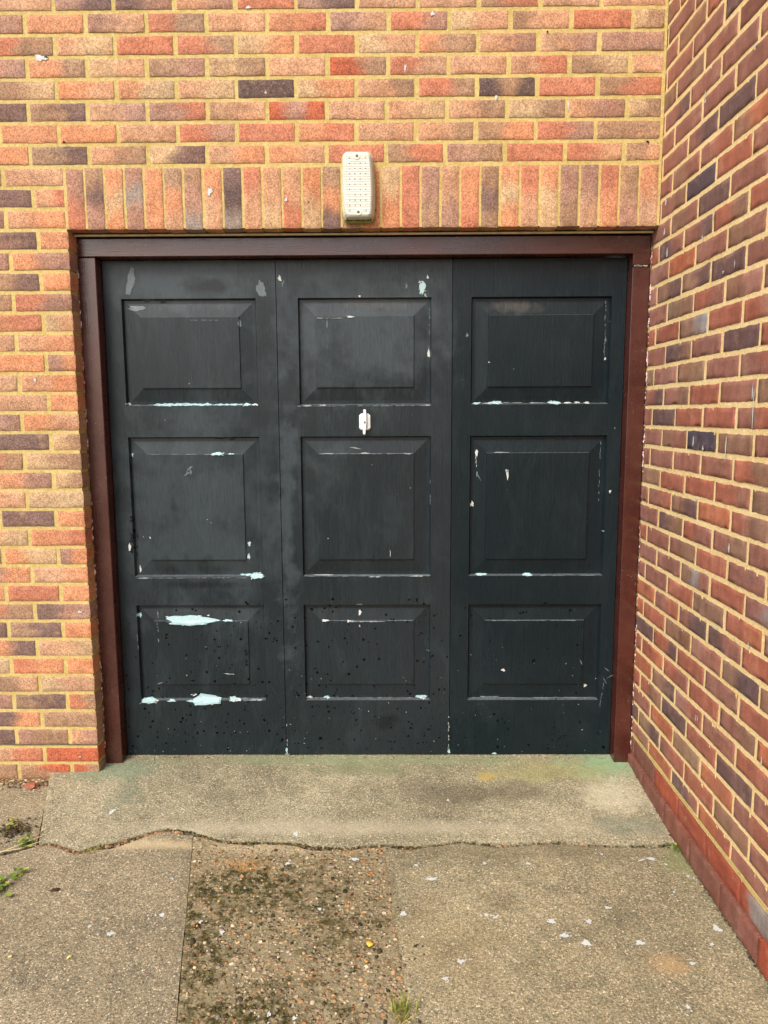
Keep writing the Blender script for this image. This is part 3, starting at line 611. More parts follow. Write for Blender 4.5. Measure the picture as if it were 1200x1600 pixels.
ROWS = {
 38: ['p', 'mk', 'km', 'pm', 'r', 'mk', 'p', 'p', 'br', 'p', 'p'],
 37: ['m', 'o', 'mp', 'rb', 'p', 'or', 'mp', 'rm', 'yp', 'bp', 'rr', 'yb'],
 36: ['rb', 'py', 'r', 'rb', 'yo', 'r', 'yp', 'ob', 'pm', 'pm', 'm'],
 35: ['rm', 'ob', 'yp', 'bm', 'yb', 'p', 'Rb', 'rp', 'p', 'pr', 'by', 'p'],
 34: ['by', 'op', 'oy', 'py', 'K', 'yo', 'pb', 'rb', 'KbK', 'r', 'br'],
 33: ['k', 'bk', 'pm', 'mr', 'bp', 'RmR', 'p', 'py', 'pb', 'yb', 'pm', 'yb'],
 32: ['o', 'o', 'p', 'rm', 'r', 'or', 'p', 'pb', 'bo', 'rm', 'bb', 'K'],
 31: ['po', 'bk', 'pb', 'yk', 'po', 'op', 'r', 'br', 'mb', 'r', 'rp', 'bp'],
}
for n in range(31, 48):
    z0, z1 = n * CH + J / 2, (n + 1) * CH - J / 2
    start = -0.1227 + 0.002 * (n - 31) if n % 2 else -0.0135 + 0.001 * (n - 31)
    # the first listed brick is the one the photograph's left edge cuts
    first = start - PW if n % 2 else start - PW
    x = first - PW * 10; k = -10
    codes = ROWS.get(n, [])
    if n == 32: first_i = 1
    while x < 2.17:
        x1 = x + PW
        a, b = x + JV / 2, x1 - JV / 2
        if x1 > 2.12: b = 2.187
        if n == 38 or n == 36 or n == 34: idx = k
        else: idx = k
        code = codes[idx] if 0 <= idx < len(codes) else rnd_code(rr)
        brick(mb, FO, FU, FN, a + rr.uniform(-.0015, .0015), b + rr.uniform(-.0015, .0015), z0, z1, fcol(code), nx=14, nz=5, proud=rr.uniform(-.001, .001), seed=n * 100 + k)
        if x1 > 2.12: break
        x = x1; k += 1
LEFT = {30: ['b', 'p'], 29: ['k', 'pr'], 28: ['m', 'po'], 27: ['mk', 'o'], 26: ['m', 'om'], 25: ['bk', 'o'], 24: ['pb', 'rm'], 23: ['or', 'yp'], 22: ['p', 'po'], 21: ['o', 'mo'],
 20: ['p', 'po'], 19: ['p', 'o'], 18: ['bm', 'op'], 17: ['k', 'yb'], 16: ['rb', 'yb'], 15: ['om', 'yb'], 14: ['op', 'y'], 13: ['k', 'o'], 12: ['oy', 'or'], 11: ['oy', 'mo'], 10: ['mo', 'po'],
 9: ['r', 'o'], 8: ['rb', 'km'], 7: ['bk', 'o'], 6: ['ok', 'py'], 5: ['ro', 'o'], 4: ['bp', 'yp'], 3: ['bk', 'rb'], 2: ['ko', 'b'], 1: ['mb', 'pm'], 0: ['pr', 'R'], -1: ['bR', 'Rb'], -2: ['b', 'b']}
for n in range(-2, 31):
    z0, z1 = n * CH + J / 2, (n + 1) * CH - J / 2
    if n == 0: z1 -= 0.004
    half = (n % 2 == 1) if n < 28 else (n % 2 == 1)
    codes = LEFT[n]
    x1 = -0.0 if n < 28 else -0.008
    w = 0.104 if half else 0.2125
    a = x1 - w
    brick(mb, FO, FU, FN, a, x1, z0, z1, fcol(codes[1]), depth=0.10, nx=8 if half else 14, nz=5, proud=rr.uniform(-.0008, .0008), seed=n * 77 + 5)
    x = a - JV
    k = 0
    while x > -2.5:
        a = x - (PW - JV)
        code = codes[0] if k == 0 else rnd_code(rr)
        brick(mb, FO, FU, FN, a + rr.uniform(-.0015, .0015), x, z0, z1, fcol(code), nx=14, nz=5, proud=rr.uniform(-.001, .001), seed=n * 77 + 6 + k * 1000)
        x = a - JV; k += 1
for k, (x, z, w, h, a, c) in enumerate(WALL_MARKS):
    pts = blob2(w * .75, h * .75, a, k + 50, 16, 0.4)
    mi = {'W': 1, 'K': 2, 'P': 1, 'g': 3, 'p': 4}[c]
    if c in 'gp': continue
    V = [(x, -0.0026, z)] + [(x + p[0], -0.0022, z + p[1]) for p in pts]
    mb.add(V, [(0, 1 + i, 1 + (i + 1) % 16) for i in range(16)], mi)
mb.build('brick_courses', [M['brick_front'], M['white'], M['dark']], wall)
SOLD = ['rm', 'mkb', 'oyo', 'mgm', 'o', 'pob', 'gmb', 'po', 'gKk', 'pr', 'yp', 'rp', 'yo', 'kob', 'bm', 'o', 'oy', 'r', 'bm', 'mp', 'ro', 'bkb', 'oyo', 'pr', 'yo', 'bm', 'pm', 'or', 'mb', 'po']
mb = MB(); W = (2.193) / 30
for k, code in enumerate(SOLD):
    x0 = k * W + 0.004; x1 = (k + 1) * W - 0.0055
    lean = 0.0
    brick(mb, FO, FU, FN, x0 + rr.uniform(-.001, .001), x1 + rr.uniform(-.001, .001), 2.1 + rr.uniform(-.0025, .001), 2.325 - J / 2 - 0.002 + rr.uniform(-.002, .002), fcol(code), depth=0.08, nx=5, nz=14, proud=rr.uniform(-.001, .001), axis='z', seed=k + 4000)
mb.build('soldier_course', [M['brick_front']], wall)
mb = MB()
mb.box(-2.6, -0.0035, 0.0026, 0.10, -0.35, 3.6)
mb.box(-0.0035, 2.1995, 0.0026, 0.10, 2.103, 3.6)
mb.build('mortar', [M['mortar_front']], wall)
mb = MB()      # thin felt line and pale smear of mortar above the first course
N = 120
for k in range(N):
    xa, xb = -1.6 + 1.598 * k / N, -1.6 + 1.598 * (k + 1) / N
    def zz(x): return 0.0785 + 0.0022 * mnoise.noise((x * 9, 0, 0)) + 0.0012 * mnoise.noise((x * 40, 0, 0))
    V = [(xa, -0.0015, zz(xa)), (xb, -0.0015, zz(xb)), (xb, -0.0015, zz(xb) + .0028), (xa, -0.0015, zz(xa) + .0028), (xa, .005, zz(xa)), (xb, .005, zz(xb)), (xb, .005, zz(xb) + .0028), (xa, .005, zz(xa) + .0028)]
    mb.add(V, [(0, 1, 2, 3), (0, 4, 5, 1), (3, 2, 6, 7)])
mb.build('damp_proof_strip', [plain('bitumen_felt', lin(92, 84, 66), 0.9, 0.4, 90)], wall)
mb = MB(); mb.box(0.002, 2.1975, 0.050, 0.060, 2.0875, 2.0945, bev=0.0012)
mb.build('lintel_flange', [M['steel']], wall)
mb = MB(); mb.box(-0.3, 2.19, 0.62, 0.66, -0.12, 2.5); mb.box(-0.3, 2.19, 0.18, 0.62, 2.12, 2.16); mb.box(0.001, 2.197, 0.0615, 0.168, 2.0885, 2.0985)  # added black boxes standing in for shade behind the door and above the head
mb.build('shade_backing', [M['dark']], wall)

# side wall
side = thing('brick_wall', 'plum and red smooth brick side wall with cream mortar, running forward on the right', 'wall', (2.26, -1.5, -0.1)); side['kind'] = 'thing'
mb = MB()
SO, SU, SN = Vector((2.2, 0, 0.0097)), Vector((0, -1, 0)), Vector((-1, 0, 0))
SPW = 0.2303; SJ = 0.0155
SROW = {29: ['m', 'bm', 'mr', 'bo', 'kb'], 28: ['m', 'mb', 'K', 'r', 'm'], 27: ['m', 'bm', 'k', 'm', 'p'], 26: ['r', 'km', 'mk', 'rb', 'rm'], 25: ['pm', 'o', 'm', 'bm', 'm'], 24: ['p', 'bk', 'bk', 'k', 'm'],
 23: ['m', 'yb', 'rm', 'bp', 'b'], 22: ['r', 'r', 'bg', 'r', 'rp'], 21: ['m', 'kb', 'm', 'k', 'r'], 20: ['y', 'mp', 'by', 'm', 'mr'], 19: ['mk', 'mb', 'r', 'm', 'by'], 18: ['m', 'k', 'r', 'r', 'mr'],
 17: ['m', 'bm', 'K', 'b', 'm'], 16: ['m', 'm', 'm', 'm', 'rb'], 15: ['b', 'r', 'r', 'rm', 'b'], 14: ['m', 'mr', 'bk', 'o', 'rb'], 13: ['m', 'kb', 'rm', 'mb', 'm'], 12: ['r', 'm', 'mb', 'r', 'm'], 11: ['m', 'm', 'bgm', 'r', 'mg'],
 10: ['m', 'm', 'r', 'b', 'ro'], 9: ['o', 'mr', 'mk', 'km', 'r'], 8: ['o', 'r', 'b', 'pm', 'bk'], 7: ['k', 'rk', 'r', 'm', 'r'], 6: ['r', 'ro', 'rm', 'r', 'mb'], 5: ['o', 'bk', 'pr', 'm', 'r'], 4: ['r', 'rb', 'k', 'r', 'k'],
 3: ['m', 'o', 'by', 'o', 'mr'], 2: ['k', 'yk', 'mr', 'r', 'b'], 1: ['mb', 'o', 'km', 'or', 'm'], 0: ['d', 'd', 'R', 'R', 'R', 'g', 'R'], -1: ['d', 'd', 'd', 'd', 'd', 'd']}
for n in range(1, 48):
    z0, z1 = n * CH + SJ / 2, (n + 1) * CH - SJ / 2
    if n == 1: z0 += 0.008
    st = (0.118 if n % 2 else 0.006) - SPW
    dn = -0.001 * (n - 18) if n % 2 else 0.0008 * (n - 18)
    st += dn * 0.4
    d = st; k = 0
    while d < 3.9:
        code = SROW[n][k] if n in SROW and k < len(SROW[n]) else rr.choice(['m', 'm', 'm', 'r', 'r', 'b', 'mb', 'rm', 'r', 'mk', 'rb', 'o', 'p', 'mr', 'bm', 'by', 'd'] if n < 30 else ['m', 'm', 'm', 'mb', 'b', 'mk', 'r', 'bm', 'mr', 'rb', 'k', 'd', 'm'])
        a = max(d, -0.10) + SJ / 2 + rr.uniform(-.0025, .0025); b = d + SPW - SJ / 2 + rr.uniform(-.0025, .0025)
        if b - a > 0.012:
            brick(mb, SO, SU, SN, a, b, z0 + rr.uniform(-.0015, .0015), z1 + rr.uniform(-.0015, .0015), scol(code), depth=0.008, nx=14, nz=5, jit=0.0034, rnd=0.0012, proud=rr.uniform(-.0008, .0008), seed=n * 1000 + k + 9, corner=rr.choice([0, .001, .002, .003]))
        d += SPW; k += 1
for n, z0, z1, st, pr in ((0, 0.0045, 0.074, -0.03, 0.002), (-1, -0.085, -0.0045, -0.13, 0.011)):
    d = st - SPW; k = 0
    while d < 3.9:
        code = SROW[n][k] if k < len(SROW[n]) else rr.choice(['R', 'd', 'R', 'Rd'])
        a = max(d, -0.10) + 0.0035; b = d + SPW - 0.0035
        if b - a > .01:
            brick(mb, SO, SU, SN, a, b, z0, z1, scol(code) if code != 'g' else scol('Rgg'), depth=0.014 + pr, nx=14, nz=5, jit=0.002, proud=pr, seed=n * 1000 + k + 3, corner=0.001)
        d += SPW; k += 1
for k, (y, z, w, h) in enumerate(SIDE_MARKS):
    pts = blob2(w, h, 0, k + 70, 14, .35)
    mb.add([(2.1968, y, z)] + [(2.1972, y + a, z + b_) for a, b_ in pts], [(0, 1 + i, 1 + (i + 1) % 14) for i in range(14)], 1)
rq = random.Random(44)      # mortar dribbles hanging from the bed joints
for k in range(240):
    n = rq.randint(2, 40); y = -rq.uniform(-0.03, 2.4); z = n * CH + 0.0097 - SJ / 2 - rq.uniform(-.001, .004)
    w = rq.uniform(.004, .014); h = rq.uniform(.006, .016)
    pts = blob2(w, h, 0, k + 170, 12, .4)
    mb.add([(2.1974, y, z)] + [(2.1985, y + a, z + b_) for a, b_ in pts], [(0, 1 + i, 1 + (i + 1) % 12) for i in range(12)], 2)
mb.build('brick_courses', [M['brick_side'], M['white'], M['mortar_side']], side)
mb = MB()
mb.box(2.2018, 2.32, -3.95, 0.25, 0.077, 3.6)
mb.build('mortar', [M['mortar_side']], side)
mb = MB(); mb.box(2.201, 2.32, -3.95, 0.25, -0.35, 0.0768)
mb.build('plinth_mortar', [plain('red_stained_mortar', lin(136, 78, 56), 0.9, 0.3, 60, 0.002)], side)
mb = MB()
N = 200
for k in range(N):
    ya, yb = 0.06 - 3.9 * k / N, 0.06 - 3.9 * (k + 1) / N
    def lo(y): return 0.0875 + 0.003 * mnoise.noise((y * 12, 3, 0)) + 0.0016 * mnoise.noise((y * 60, 3, 0))
    def hi(y): return 0.1035 + 0.002 * mnoise.noise((y * 14, 9, 0))
    x = 2.1988
    V = [(x, ya, lo(ya)), (x, yb, lo(yb)), (x, yb, hi(yb)), (x, ya, hi(ya)), (2.206, ya, lo(ya)), (2.206, yb, lo(yb)), (2.206, yb, hi(yb)), (2.206, ya, hi(ya))]
    mb.add(V, [(0, 1, 2, 3), (0, 4, 5, 1), (3, 2, 6, 7)])
mb.build('thick_bed_joint', [M['mortar_front']], side)

# ------------------------------------------------------------------ door frame
frame = thing('door_frame', 'glossy dark oxblood red timber frame round the black garage door', 'door frame', (1.1, 0.11, -0.036)); frame['kind'] = 'thing'
mb = MB(); mb.box(0.0025, 0.0700, 0.0700, 0.170, -0.045, 2.0135, bev=0.0022); mb.build('post', [M['frame_v']], frame)
mb = MB(); mb.box(2.1300, 2.1960, 0.0700, 0.170, -0.045, 1.9665, bev=0.0022); mb.build('post', [M['frame_v']], frame)
mb = MB(); mb.box(0.0025, 2.1960, 0.0695, 0.170, 2.0165, 2.0835, bev=0.0022); mb.box(2.1303, 2.1957, 0.0705, 0.169, 1.9745, 2.018, bev=0.001)
mb.build('head', [M['frame_h']], frame)
mb = MB(); mb.box(2.1312, 2.195, 0.0745, 0.168, 1.9668, 1.9742); mb.build('leak_blocker', [M['dark']], frame)  # added dark block, keeps light from leaking through the joint
def ragged(mb, p0, p1, y, wid, seed, gap=0.25, col=None):
    r = random.Random(seed); L = math.dist(p0, p1); n = int(L / 0.007)
    dx, dz = (p1[0] - p0[0]) / L, (p1[1] - p0[1]) / L
    for k in range(n):
        if mnoise.noise((k * 0.11 + seed, seed, 0)) < gap - 0.5 or r.random() < 0.25: continue
        t = L * k / n; w = wid * r.uniform(.3, 1.1); h = r.uniform(.004, .010)
        x = p0[0] + dx * t + dz * r.uniform(-1, 1) * wid * .4; z = p0[1] + dz * t + dx * r.uniform(-1, 1) * wid * .4
        c = col or r.choice([lin(206, 196, 180), lin(166, 150, 132), lin(120, 92, 80), lin(96, 60, 50)])
        if abs(dz) > .5: stone(mb, x, y, z, w / 2, .002, h, c, r)
        else: stone(mb, x, y, z, h, .002, w / 2, c, r)
mb = MB()
ragged(mb, (0.0015, -0.03), (0.0015, 2.08), 0.0685, 0.0065, 1, 0.35)
ragged(mb, (2.1985, -0.03), (2.1985, 2.08), 0.066, 0.006, 2, 0.35)
ragged(mb, (2.1985, 1.2), (2.1985, 2.08), 0.064, 0.006, 12, 0.55, lin(214, 196, 190))
mb.build('sealant', [M['tint']], frame)['kind'] = 'stuff'
mb = MB(); ragged(mb, (2.139, 1.9718), (2.188, 1.9718), 0.0715, 0.004, 6, -1, lin(206, 204, 186)); ragged(mb, (2.139, 1.9718), (2.188, 1.9718), 0.0712, 0.003, 7, -1, lin(196, 190, 168))
ragged(mb, (2.139, 1.9680), (2.188, 1.9680), 0.0715, 0.002, 8, -1, lin(176, 170, 150))
mb.build('filler', [M['tint']], frame)

# ------------------------------------------------------------------ garage door
door = thing('garage_door', 'weathered black garage door with nine raised panels, chipped paint and a small white handle', 'garage door', (1.1, 0.14, -0.026)); door['kind'] = 'thing'
DX = [(0.0725, 0.7515), (0.7540, 1.4460), (1.4485, 2.1275)]
PXR = [(0.141, 0.672), (0.838, 1.365), (1.522, 2.073)]
PZR = [(1.450, 1.868), (0.750, 1.325), (0.215, 0.629)]
DY = 0.13; ZB, ZT = -0.026, 2.0135
PROF = [(0.0, 0.0), (0.0050, 0.0165), (0.018, 0.0160), (0.0680, 0.0088), (0.0696, 0.0035), (0.0725, 0.0032)]
def depth(x, z):
    for x0, x1 in PXR:
        for z0, z1 in PZR:
            e = min(x - x0, x1 - x, z - z0, z1 - z)
            if e > 0:
                for (a, b), (c, d) in zip(PROF, PROF[1:]):
                    if e < c: return b + (d - b) * (e - a) / (c - a)
                return PROF[-1][1]
    return 0.0
def door_marks(mb, xa, xb):
    mats = {'W': 1, 'P': 2, 'G': 3, 'K': 4}
    def put(pts, cx, cz, mi, lift, big_p=False):
        V = [(cx, DY + depth(cx, cz) - lift, cz)] + [(cx + a, DY + depth(cx + a, cz + b) - lift, cz + b) for a, b in pts]
        # second ring halfway keeps it hugging the mouldings
        n = len(pts)
        H = [(cx + a * .55, DY + depth(cx + a * .55, cz + b * .55) - lift, cz + b * .55) for a, b in pts]
        V += H
        F = [(0, 1 + n + k, 1 + n + (k + 1) % n) for k in range(n)] + [(1 + n + k, 1 + k, 1 + (k + 1) % n, 1 + n + (k + 1) % n) for k in range(n)]
        mb.add(V, F, mi)
    for k, (x, z, w, h, a, c) in enumerate(DOOR_MARKS):
        if not (xa <= x < xb): continue
        if c == 'K' and z < 0.8 and w > .05: continue
        r = random.Random(k)
        mi = mats[c]
        if c == 'W' and min(w, h) < 0.0068: mi = 6
        big = w * h
        lift = 0.0022 if c in 'WP' else 0.0012
        if w > 5 * h and w > 0.05:      # long ragged run along a moulding: broken into pieces
            n = max(3, int(w / 0.02)); 
            for i in range(n):
                if r.random() < (0.12 if c in 'WP' else 0.2): continue
                px = x - w / 2 + w * (i + .5) / n; pw = w / n * r.uniform(.8, 2.0)
                put(blob2(pw, h * r.uniform(.35, .95), 0, k * 50 + i, 14, .35), px, z + r.uniform(-1, 1) * h * .12, mi, lift)
        elif h > 6 * w and h > 0.05:
            n = max(4, int(h / 0.014))
            for i in range(n):
                if r.random() < 0.35: continue
                pz = z - h / 2 + h * (i + .5) / n
                put(blob2(w * r.uniform(.6, 1.2), h / n * r.uniform(.6, 1.5), 0, k * 50 + i, 10, .4), x + math.tan(R(a)) * (pz - z) + r.uniform(-1, 1) * w * .4, pz, mi, lift)
        else:
            lift = lift if c != 'K' else 0.0007; put(blob2(w, h, a, k + 7, 20, 0.22 if big > 0.0003 else 0.4), x, z, mi, lift)
            if big > 0.0004 and c == 'P':
                put(blob2(w * .9, h * .85, a, k + 7, 20, 0.2), x, z, mi, 0.0062)
                for i in range(10): put(blob2(r.uniform(.006, .016), r.uniform(.003, .006), 0, k * 9 + i, 10, .5), x + r.uniform(-.55, .55) * w, z + r.uniform(-.5, .5) * h, 1, lift + .0006)
    r = random.Random(int(xa * 100) + 5)
    # dark paint drops flicked over the lower part, pale specks
    for _ in range(190):
        x = r.uniform(xa + .005, xb - .005); z = ZB + 0.02 + 0.66 * r.random() ** 1.25
        if x > 1.5 and r.random() < .6: continue
        s = r.choice([.0016, .002, .0026, .0034, .0046]) * 2.4
        put(blob2(s, s * r.uniform(.7, 1.1), r.uniform(-40, 40), r.random(), 8, .3), x, z, 5, 0.0009)
    for _ in range(50):
        x = r.uniform(xa + .005, xb - .005); z = ZB + 0.01 + (0.45 * r.random() ** 1.6 if r.random() < .75 else 1.95 * r.random())
        s = r.uniform(.0012, .0036)
        put(blob2(s, s * r.uniform(.6, 1.8), r.uniform(-90, 90), r.random(), 7, .5), x, z, r.choice([1, 2, 3]), 0.001)
secs = []
for si, (xa, xb) in enumerate(DX):
    mb = MB(); px0, px1 = PXR[si]
    xs = [xa, px0, px1, xb]; zsr = [ZB, 0.215, 0.629, 0.750, 1.325, 1.450, 1.868, ZT]
    for i in range(3):
        for j in range(7):
            if i == 1 and j in (1, 3, 5): continue
            mb.add([(xs[i], DY, zsr[j]), (xs[i + 1], DY, zsr[j]), (xs[i + 1], DY, zsr[j + 1]), (xs[i], DY, zsr[j + 1])], [(0, 1, 2, 3)])
    # outer edges, slightly eased
    e = 0.0012
    for (a, b) in (((xa, ZB), (xb, ZB)), ((xb, ZB), (xb, ZT)), ((xb, ZT), (xa, ZT)), ((xa, ZT), (xa, ZB))):
        mb.add([(a[0], DY, a[1]), (b[0], DY, b[1]), (b[0], DY + .035, b[1]), (a[0], DY + .035, a[1])], [(0, 1, 2, 3)])
    mb.add([(xa, DY + .035, ZB), (xb, DY + .035, ZB), (xb, DY + .035, ZT), (xa, DY + .035, ZT)], [(0, 1, 2, 3)])
    # tiny pale line, wear with painted highlight, on the lower lip of each panel
    door_marks(mb, xa, xb)
    s = mb.build('door_section', [M['door'], M['white'], M['primer'], M['smear'], M['gloss'], M['drops'], M['faint']], door)
    secs.append(s)
    for (z0, z1) in PZR:
        mb = MB(); x0, x1 = px0, px1
        V = []; F = []
        for e, d in PROF:
            V += [(x0 + e, DY + d, z0 + e), (x1 - e, DY + d, z0 + e), (x1 - e, DY + d, z1 - e), (x0 + e, DY + d, z1 - e)]
        for q in range(len(PROF) - 1):
            for c in range(4):
                a, b = q * 4 + c, q * 4 + (c + 1) % 4
                F.append((a, b, b + 4, a + 4))
        L = (len(PROF) - 1) * 4
        F.append((L, L + 1, L + 2, L + 3))
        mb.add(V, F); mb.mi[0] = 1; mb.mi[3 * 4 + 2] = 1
        mb.build('raised_panel', [M['door'], M['worn_lit']], s)
# handle
mat_h = plain('white_plastic', lin(214, 218, 216), 0.35, 0.05, 60)
mat_k = M['dark']
mb = MB(); cx = 1.0985
out = [(-.0225, 1.358), (-.0225, 1.408), (-.0135, 1.4165), (.0135, 1.4165), (.0225, 1.408), (.0225, 1.358), (.0135, 1.350), (-.0135, 1.350)]
V = [(cx + a, DY - .0002, z) for a, z in out] + [(cx + a, DY - .006, z) for a, z in out] + [(cx + a * .86, DY - .0085, 1.3833 + (z - 1.3833) * .9) for a, z in out]
n = 8; mb.add(V, [(k, (k + 1) % n, n + (k + 1) % n, n + k) for k in range(n)] + [(n + k, n + (k + 1) % n, 2 * n + (k + 1) % n, 2 * n + k) for k in range(n)] + [tuple(range(2 * n, 3 * n))])
hd = mb.build('handle', [mat_h], door)
def cyl(mb, c, r, y0, y1, n=20, mi=0, r2=None):
    r2 = r if r2 is None else r2
    V = [(c[0] + r * math.cos(2 * math.pi * k / n), y0, c[1] + r * math.sin(2 * math.pi * k / n)) for k in range(n)] + [(c[0] + r2 * math.cos(2 * math.pi * k / n), y1, c[1] + r2 * math.sin(2 * math.pi * k / n)) for k in range(n)]
    mb.add(V, [(k, (k + 1) % n, n + (k + 1) % n, n + k) for k in range(n)] + [tuple(range(n, 2 * n))], mi, None, False)
mb = MB()
cyl(mb, (cx, 1.3805), .0105, DY - .008, DY - .017, r2=.009)
prof = [(1.4325, .0060, .0), (1.412, .0066, .0008), (1.39, .0078, .0), (1.372, .0080, -.0006), (1.352, .0066, -.0016), (1.3340, .0052, -.0024)]
V = []; F = []
for z, w, dx in prof:
    for a, y in ((-w, -.0140), (w, -.0140), (w * .8, -.0215), (-w * .8, -.0215)): V.append((cx + dx + a, DY + y, z))
for q in range(len(prof) - 1):
    for c in range(4): F.append((q * 4 + c, q * 4 + (c + 1) % 4, q * 4 + 4 + (c + 1) % 4, q * 4 + 4 + c))
F += [(0, 1, 2, 3), (20, 21, 22, 23)]
mb.add(V, F); mb.build('lever', [mat_h], hd)
mb = MB(); cyl(mb, (cx, 1.3815), .0048, DY - .0216, DY - .0226, 16, 0); mb.build('lock_barrel', [plain('dull_metal', lin(140, 140, 140), 0.4, 0.2, 100)], hd)
mb = MB(); cyl(mb, (cx, 1.3815), .0020, DY - .0227, DY - .0231, 12, 0); mb.build('keyhole', [mat_k], hd)

# ------------------------------------------------------------------ bulkhead light
lamp = thing('bulkhead_light', 'small white oblong bulkhead light fixed on the brick above the garage door', 'wall light', (1.086, 0.0, 2.235)); lamp['kind'] = 'thing'
def ring(hw, hh, bulge, rc, y, cz=2.235, n=8, cxx=1.0855, tilt=0.012):
    pts = []
    cen = [(1, 1), (-1, 1), (-1, -1), (1, -1)]
    for qi, (sx, sz) in enumerate(cen):
        for k in range(n + 1):
            a = math.pi / 2 * (qi + k / n)
            x = sx * (hw - rc) + rc * math.cos(a); z = sz * (hh - rc) + rc * math.sin(a)
            pts.append([x, z])
        if qi in (0, 2):            # top / bottom edge
            pass
        else:
            pass
    # add points down the long sides
    res = []
    m = len(pts)
    for i in range(m):
        p, q = pts[i], pts[(i + 1) % m]
        res.append(p)
        if abs(p[1] - q[1]) > hh * .8:
            for t in range(1, 10): res.append([p[0] + (q[0] - p[0]) * t / 10, p[1] + (q[1] - p[1]) * t / 10])
    out = []
    for x, z in res:
        x *= 1 + bulge * (1 - (z / hh) ** 2) - bulge * .5
        out.append((cxx + x + tilt * 0 + 0.004 * (-z / hh) * .5, y, cz + z))
    return out
def loft(mb, rings, mi=0, cap=True, smooth=True):
    n = len(rings[0]); V = [p for r_ in rings for p in r_]; F = []
    for q in range(len(rings) - 1):
        F += [(q * n + k, q * n + (k + 1) % n, (q + 1) * n + (k + 1) % n, (q + 1) * n + k) for k in range(n)]
    mb.add(V, F, mi, None, smooth)
    if cap: mb.add(rings[-1], [tuple(range(n))], mi)
def lamp_base():
    n = NT('yellowed_plastic'); g = n.noise(30, 4, .6)
    c = n.mix(n.ramp(g, [(.35, 0.), (.65, 1.)]), lin(196, 192, 150), lin(172, 166, 108))
    c = n.mix(n.blob((0.004, -0.02, -0.12), .1, .8, (1 / .09, 3, 1 / .03), .5, 30), c, lin(120, 116, 50))
    n.set('Base Color', c); n.set('Roughness', .5); return n.m
def lamp_diff():
    n = NT('opal_prismatic_plastic')
    n.set('Base Color', n.mix(n.ramp(n.noise(25, 4), [(.45, 0.), (.75, .5)]), lin(198, 200, 190), lin(180, 182, 160)))
    n.set('Roughness', .32); n.set('Subsurface Weight', 0.15); n.set('Subsurface Radius', (.01, .01, .01)); n.set('Subsurface Scale', 0.3)
    w = n.t.nodes.new('ShaderNodeTexWave'); w.wave_type = 'BANDS'; w.bands_direction = 'Z'; w.inputs['Scale'].default_value = 36; w.inputs['Distortion'].default_value = .3
    n.lk(w, 'Vector', n.co)
    n.set('Normal', n.bump(w.outputs[1], .4, .0015)); return n.m
mb = MB(); HH = .1215
loft(mb, [ring(.0575, HH, .14, .018, 0.003), ring(.0585, HH + .001, .14, .018, -0.012), ring(.0585, HH + .001, .14, .018, -0.022), ring(.0555, HH - .002, .14, .017, -0.026)])
mb.build('base', [lamp_base()], lamp)
mb = MB()
loft(mb, [ring(.0535, HH - .005, .12, .017, -0.0262, 2.237), ring(.0520, HH - .007, .12, .016, -0.048, 2.237), ring(.0475, HH - .012, .12, .014, -0.0565, 2.237), ring(.0440, HH - .016, .12, .012, -0.0585, 2.237)])
V0, F0 = ICO1
for i in range(4):
    for j in range(11):
        if (j in (0, 10)) and i in (1, 2): continue
        X = 1.0855 + (i - 1.5) * .0195; Z = 2.237 + (j - 5) * .0182
        mb.add([(X + v.x * .0022, -0.0588 + v.y * .0012, Z + v.z * .0026) for v in V0], F0, 1 if (i * 7 + j * 3) % 5 < 4 else 0, None, True)
df = mb.build('diffuser', [lamp_diff(), plain('dimple_plastic', lin(104, 110, 110), .35, .2, 80)], lamp)
for dz in (.0965, -.0965):
    mb = MB(); c = (1.0855 - .0018 * (1 if dz > 0 else -1), 2.237 + dz)
    cyl(mb, c, .0118, -0.050, -0.0610, 24, 0, .0108); mb.build('screw_boss', [plain('cream_plastic', lin(224, 222, 198), .4, .1, 60)], lamp)
    mb = MB(); cyl(mb, c, .0052, -0.0611, -0.0622, 16, 0); mb.build('screw', [plain('grey_metal', lin(84, 84, 76), .45, .3, 200)], lamp)
mb = MB(); r = random.Random(8)
for k in range(60):
    x = 1.0855 + r.uniform(-.047, .047); s = r.uniform(.0012, .003)
    stone(mb, x, -0.0275 - r.random() * .004, 2.1185 + abs(x - 1.0855) * .05 + r.uniform(-.002, .003), s * 1.6, s, s, r.choice([lin(104, 100, 36), lin(70, 66, 30), lin(130, 124, 60)]), r)
mb.build('algae_growth', [M['tint']], lamp)

# ------------------------------------------------------------------ weeds and litter
def blades(mb, cx, cy, n, L, spread, cols, seed, lean=0.5, w=0.0016):
    r = random.Random(seed)
    for k in range(n):
        x, y = cx + r.gauss(0, spread), cy + r.gauss(0, spread * .7); a = r.uniform(0, 6.28); l = L * r.uniform(.5, 1.15); b = lean * r.uniform(.3, 1.3)
        c = r.choice(cols); kk = r.uniform(.75, 1.2); c = (c[0] * kk, c[1] * kk, c[2] * kk, 1)
        V = []; z = gz(y) - .008; dx, dy = math.cos(a), math.sin(a); ww = w * r.uniform(.7, 1.3)
        for q in range(5):
            t = q / 4; hx = l * b * t * t; hz = l * (t - .35 * b * t * t); W2 = ww * (1 - t * .9)
            V += [(x + dx * hx - dy * W2, y + dy * hx + dx * W2, z + hz), (x + dx * hx + dy * W2, y + dy * hx - dx * W2, z + hz)]
        mb.add(V, [(q * 2, q * 2 + 1, q * 2 + 3, q * 2 + 2) for q in range(4)], 0, [c] * 10, True)
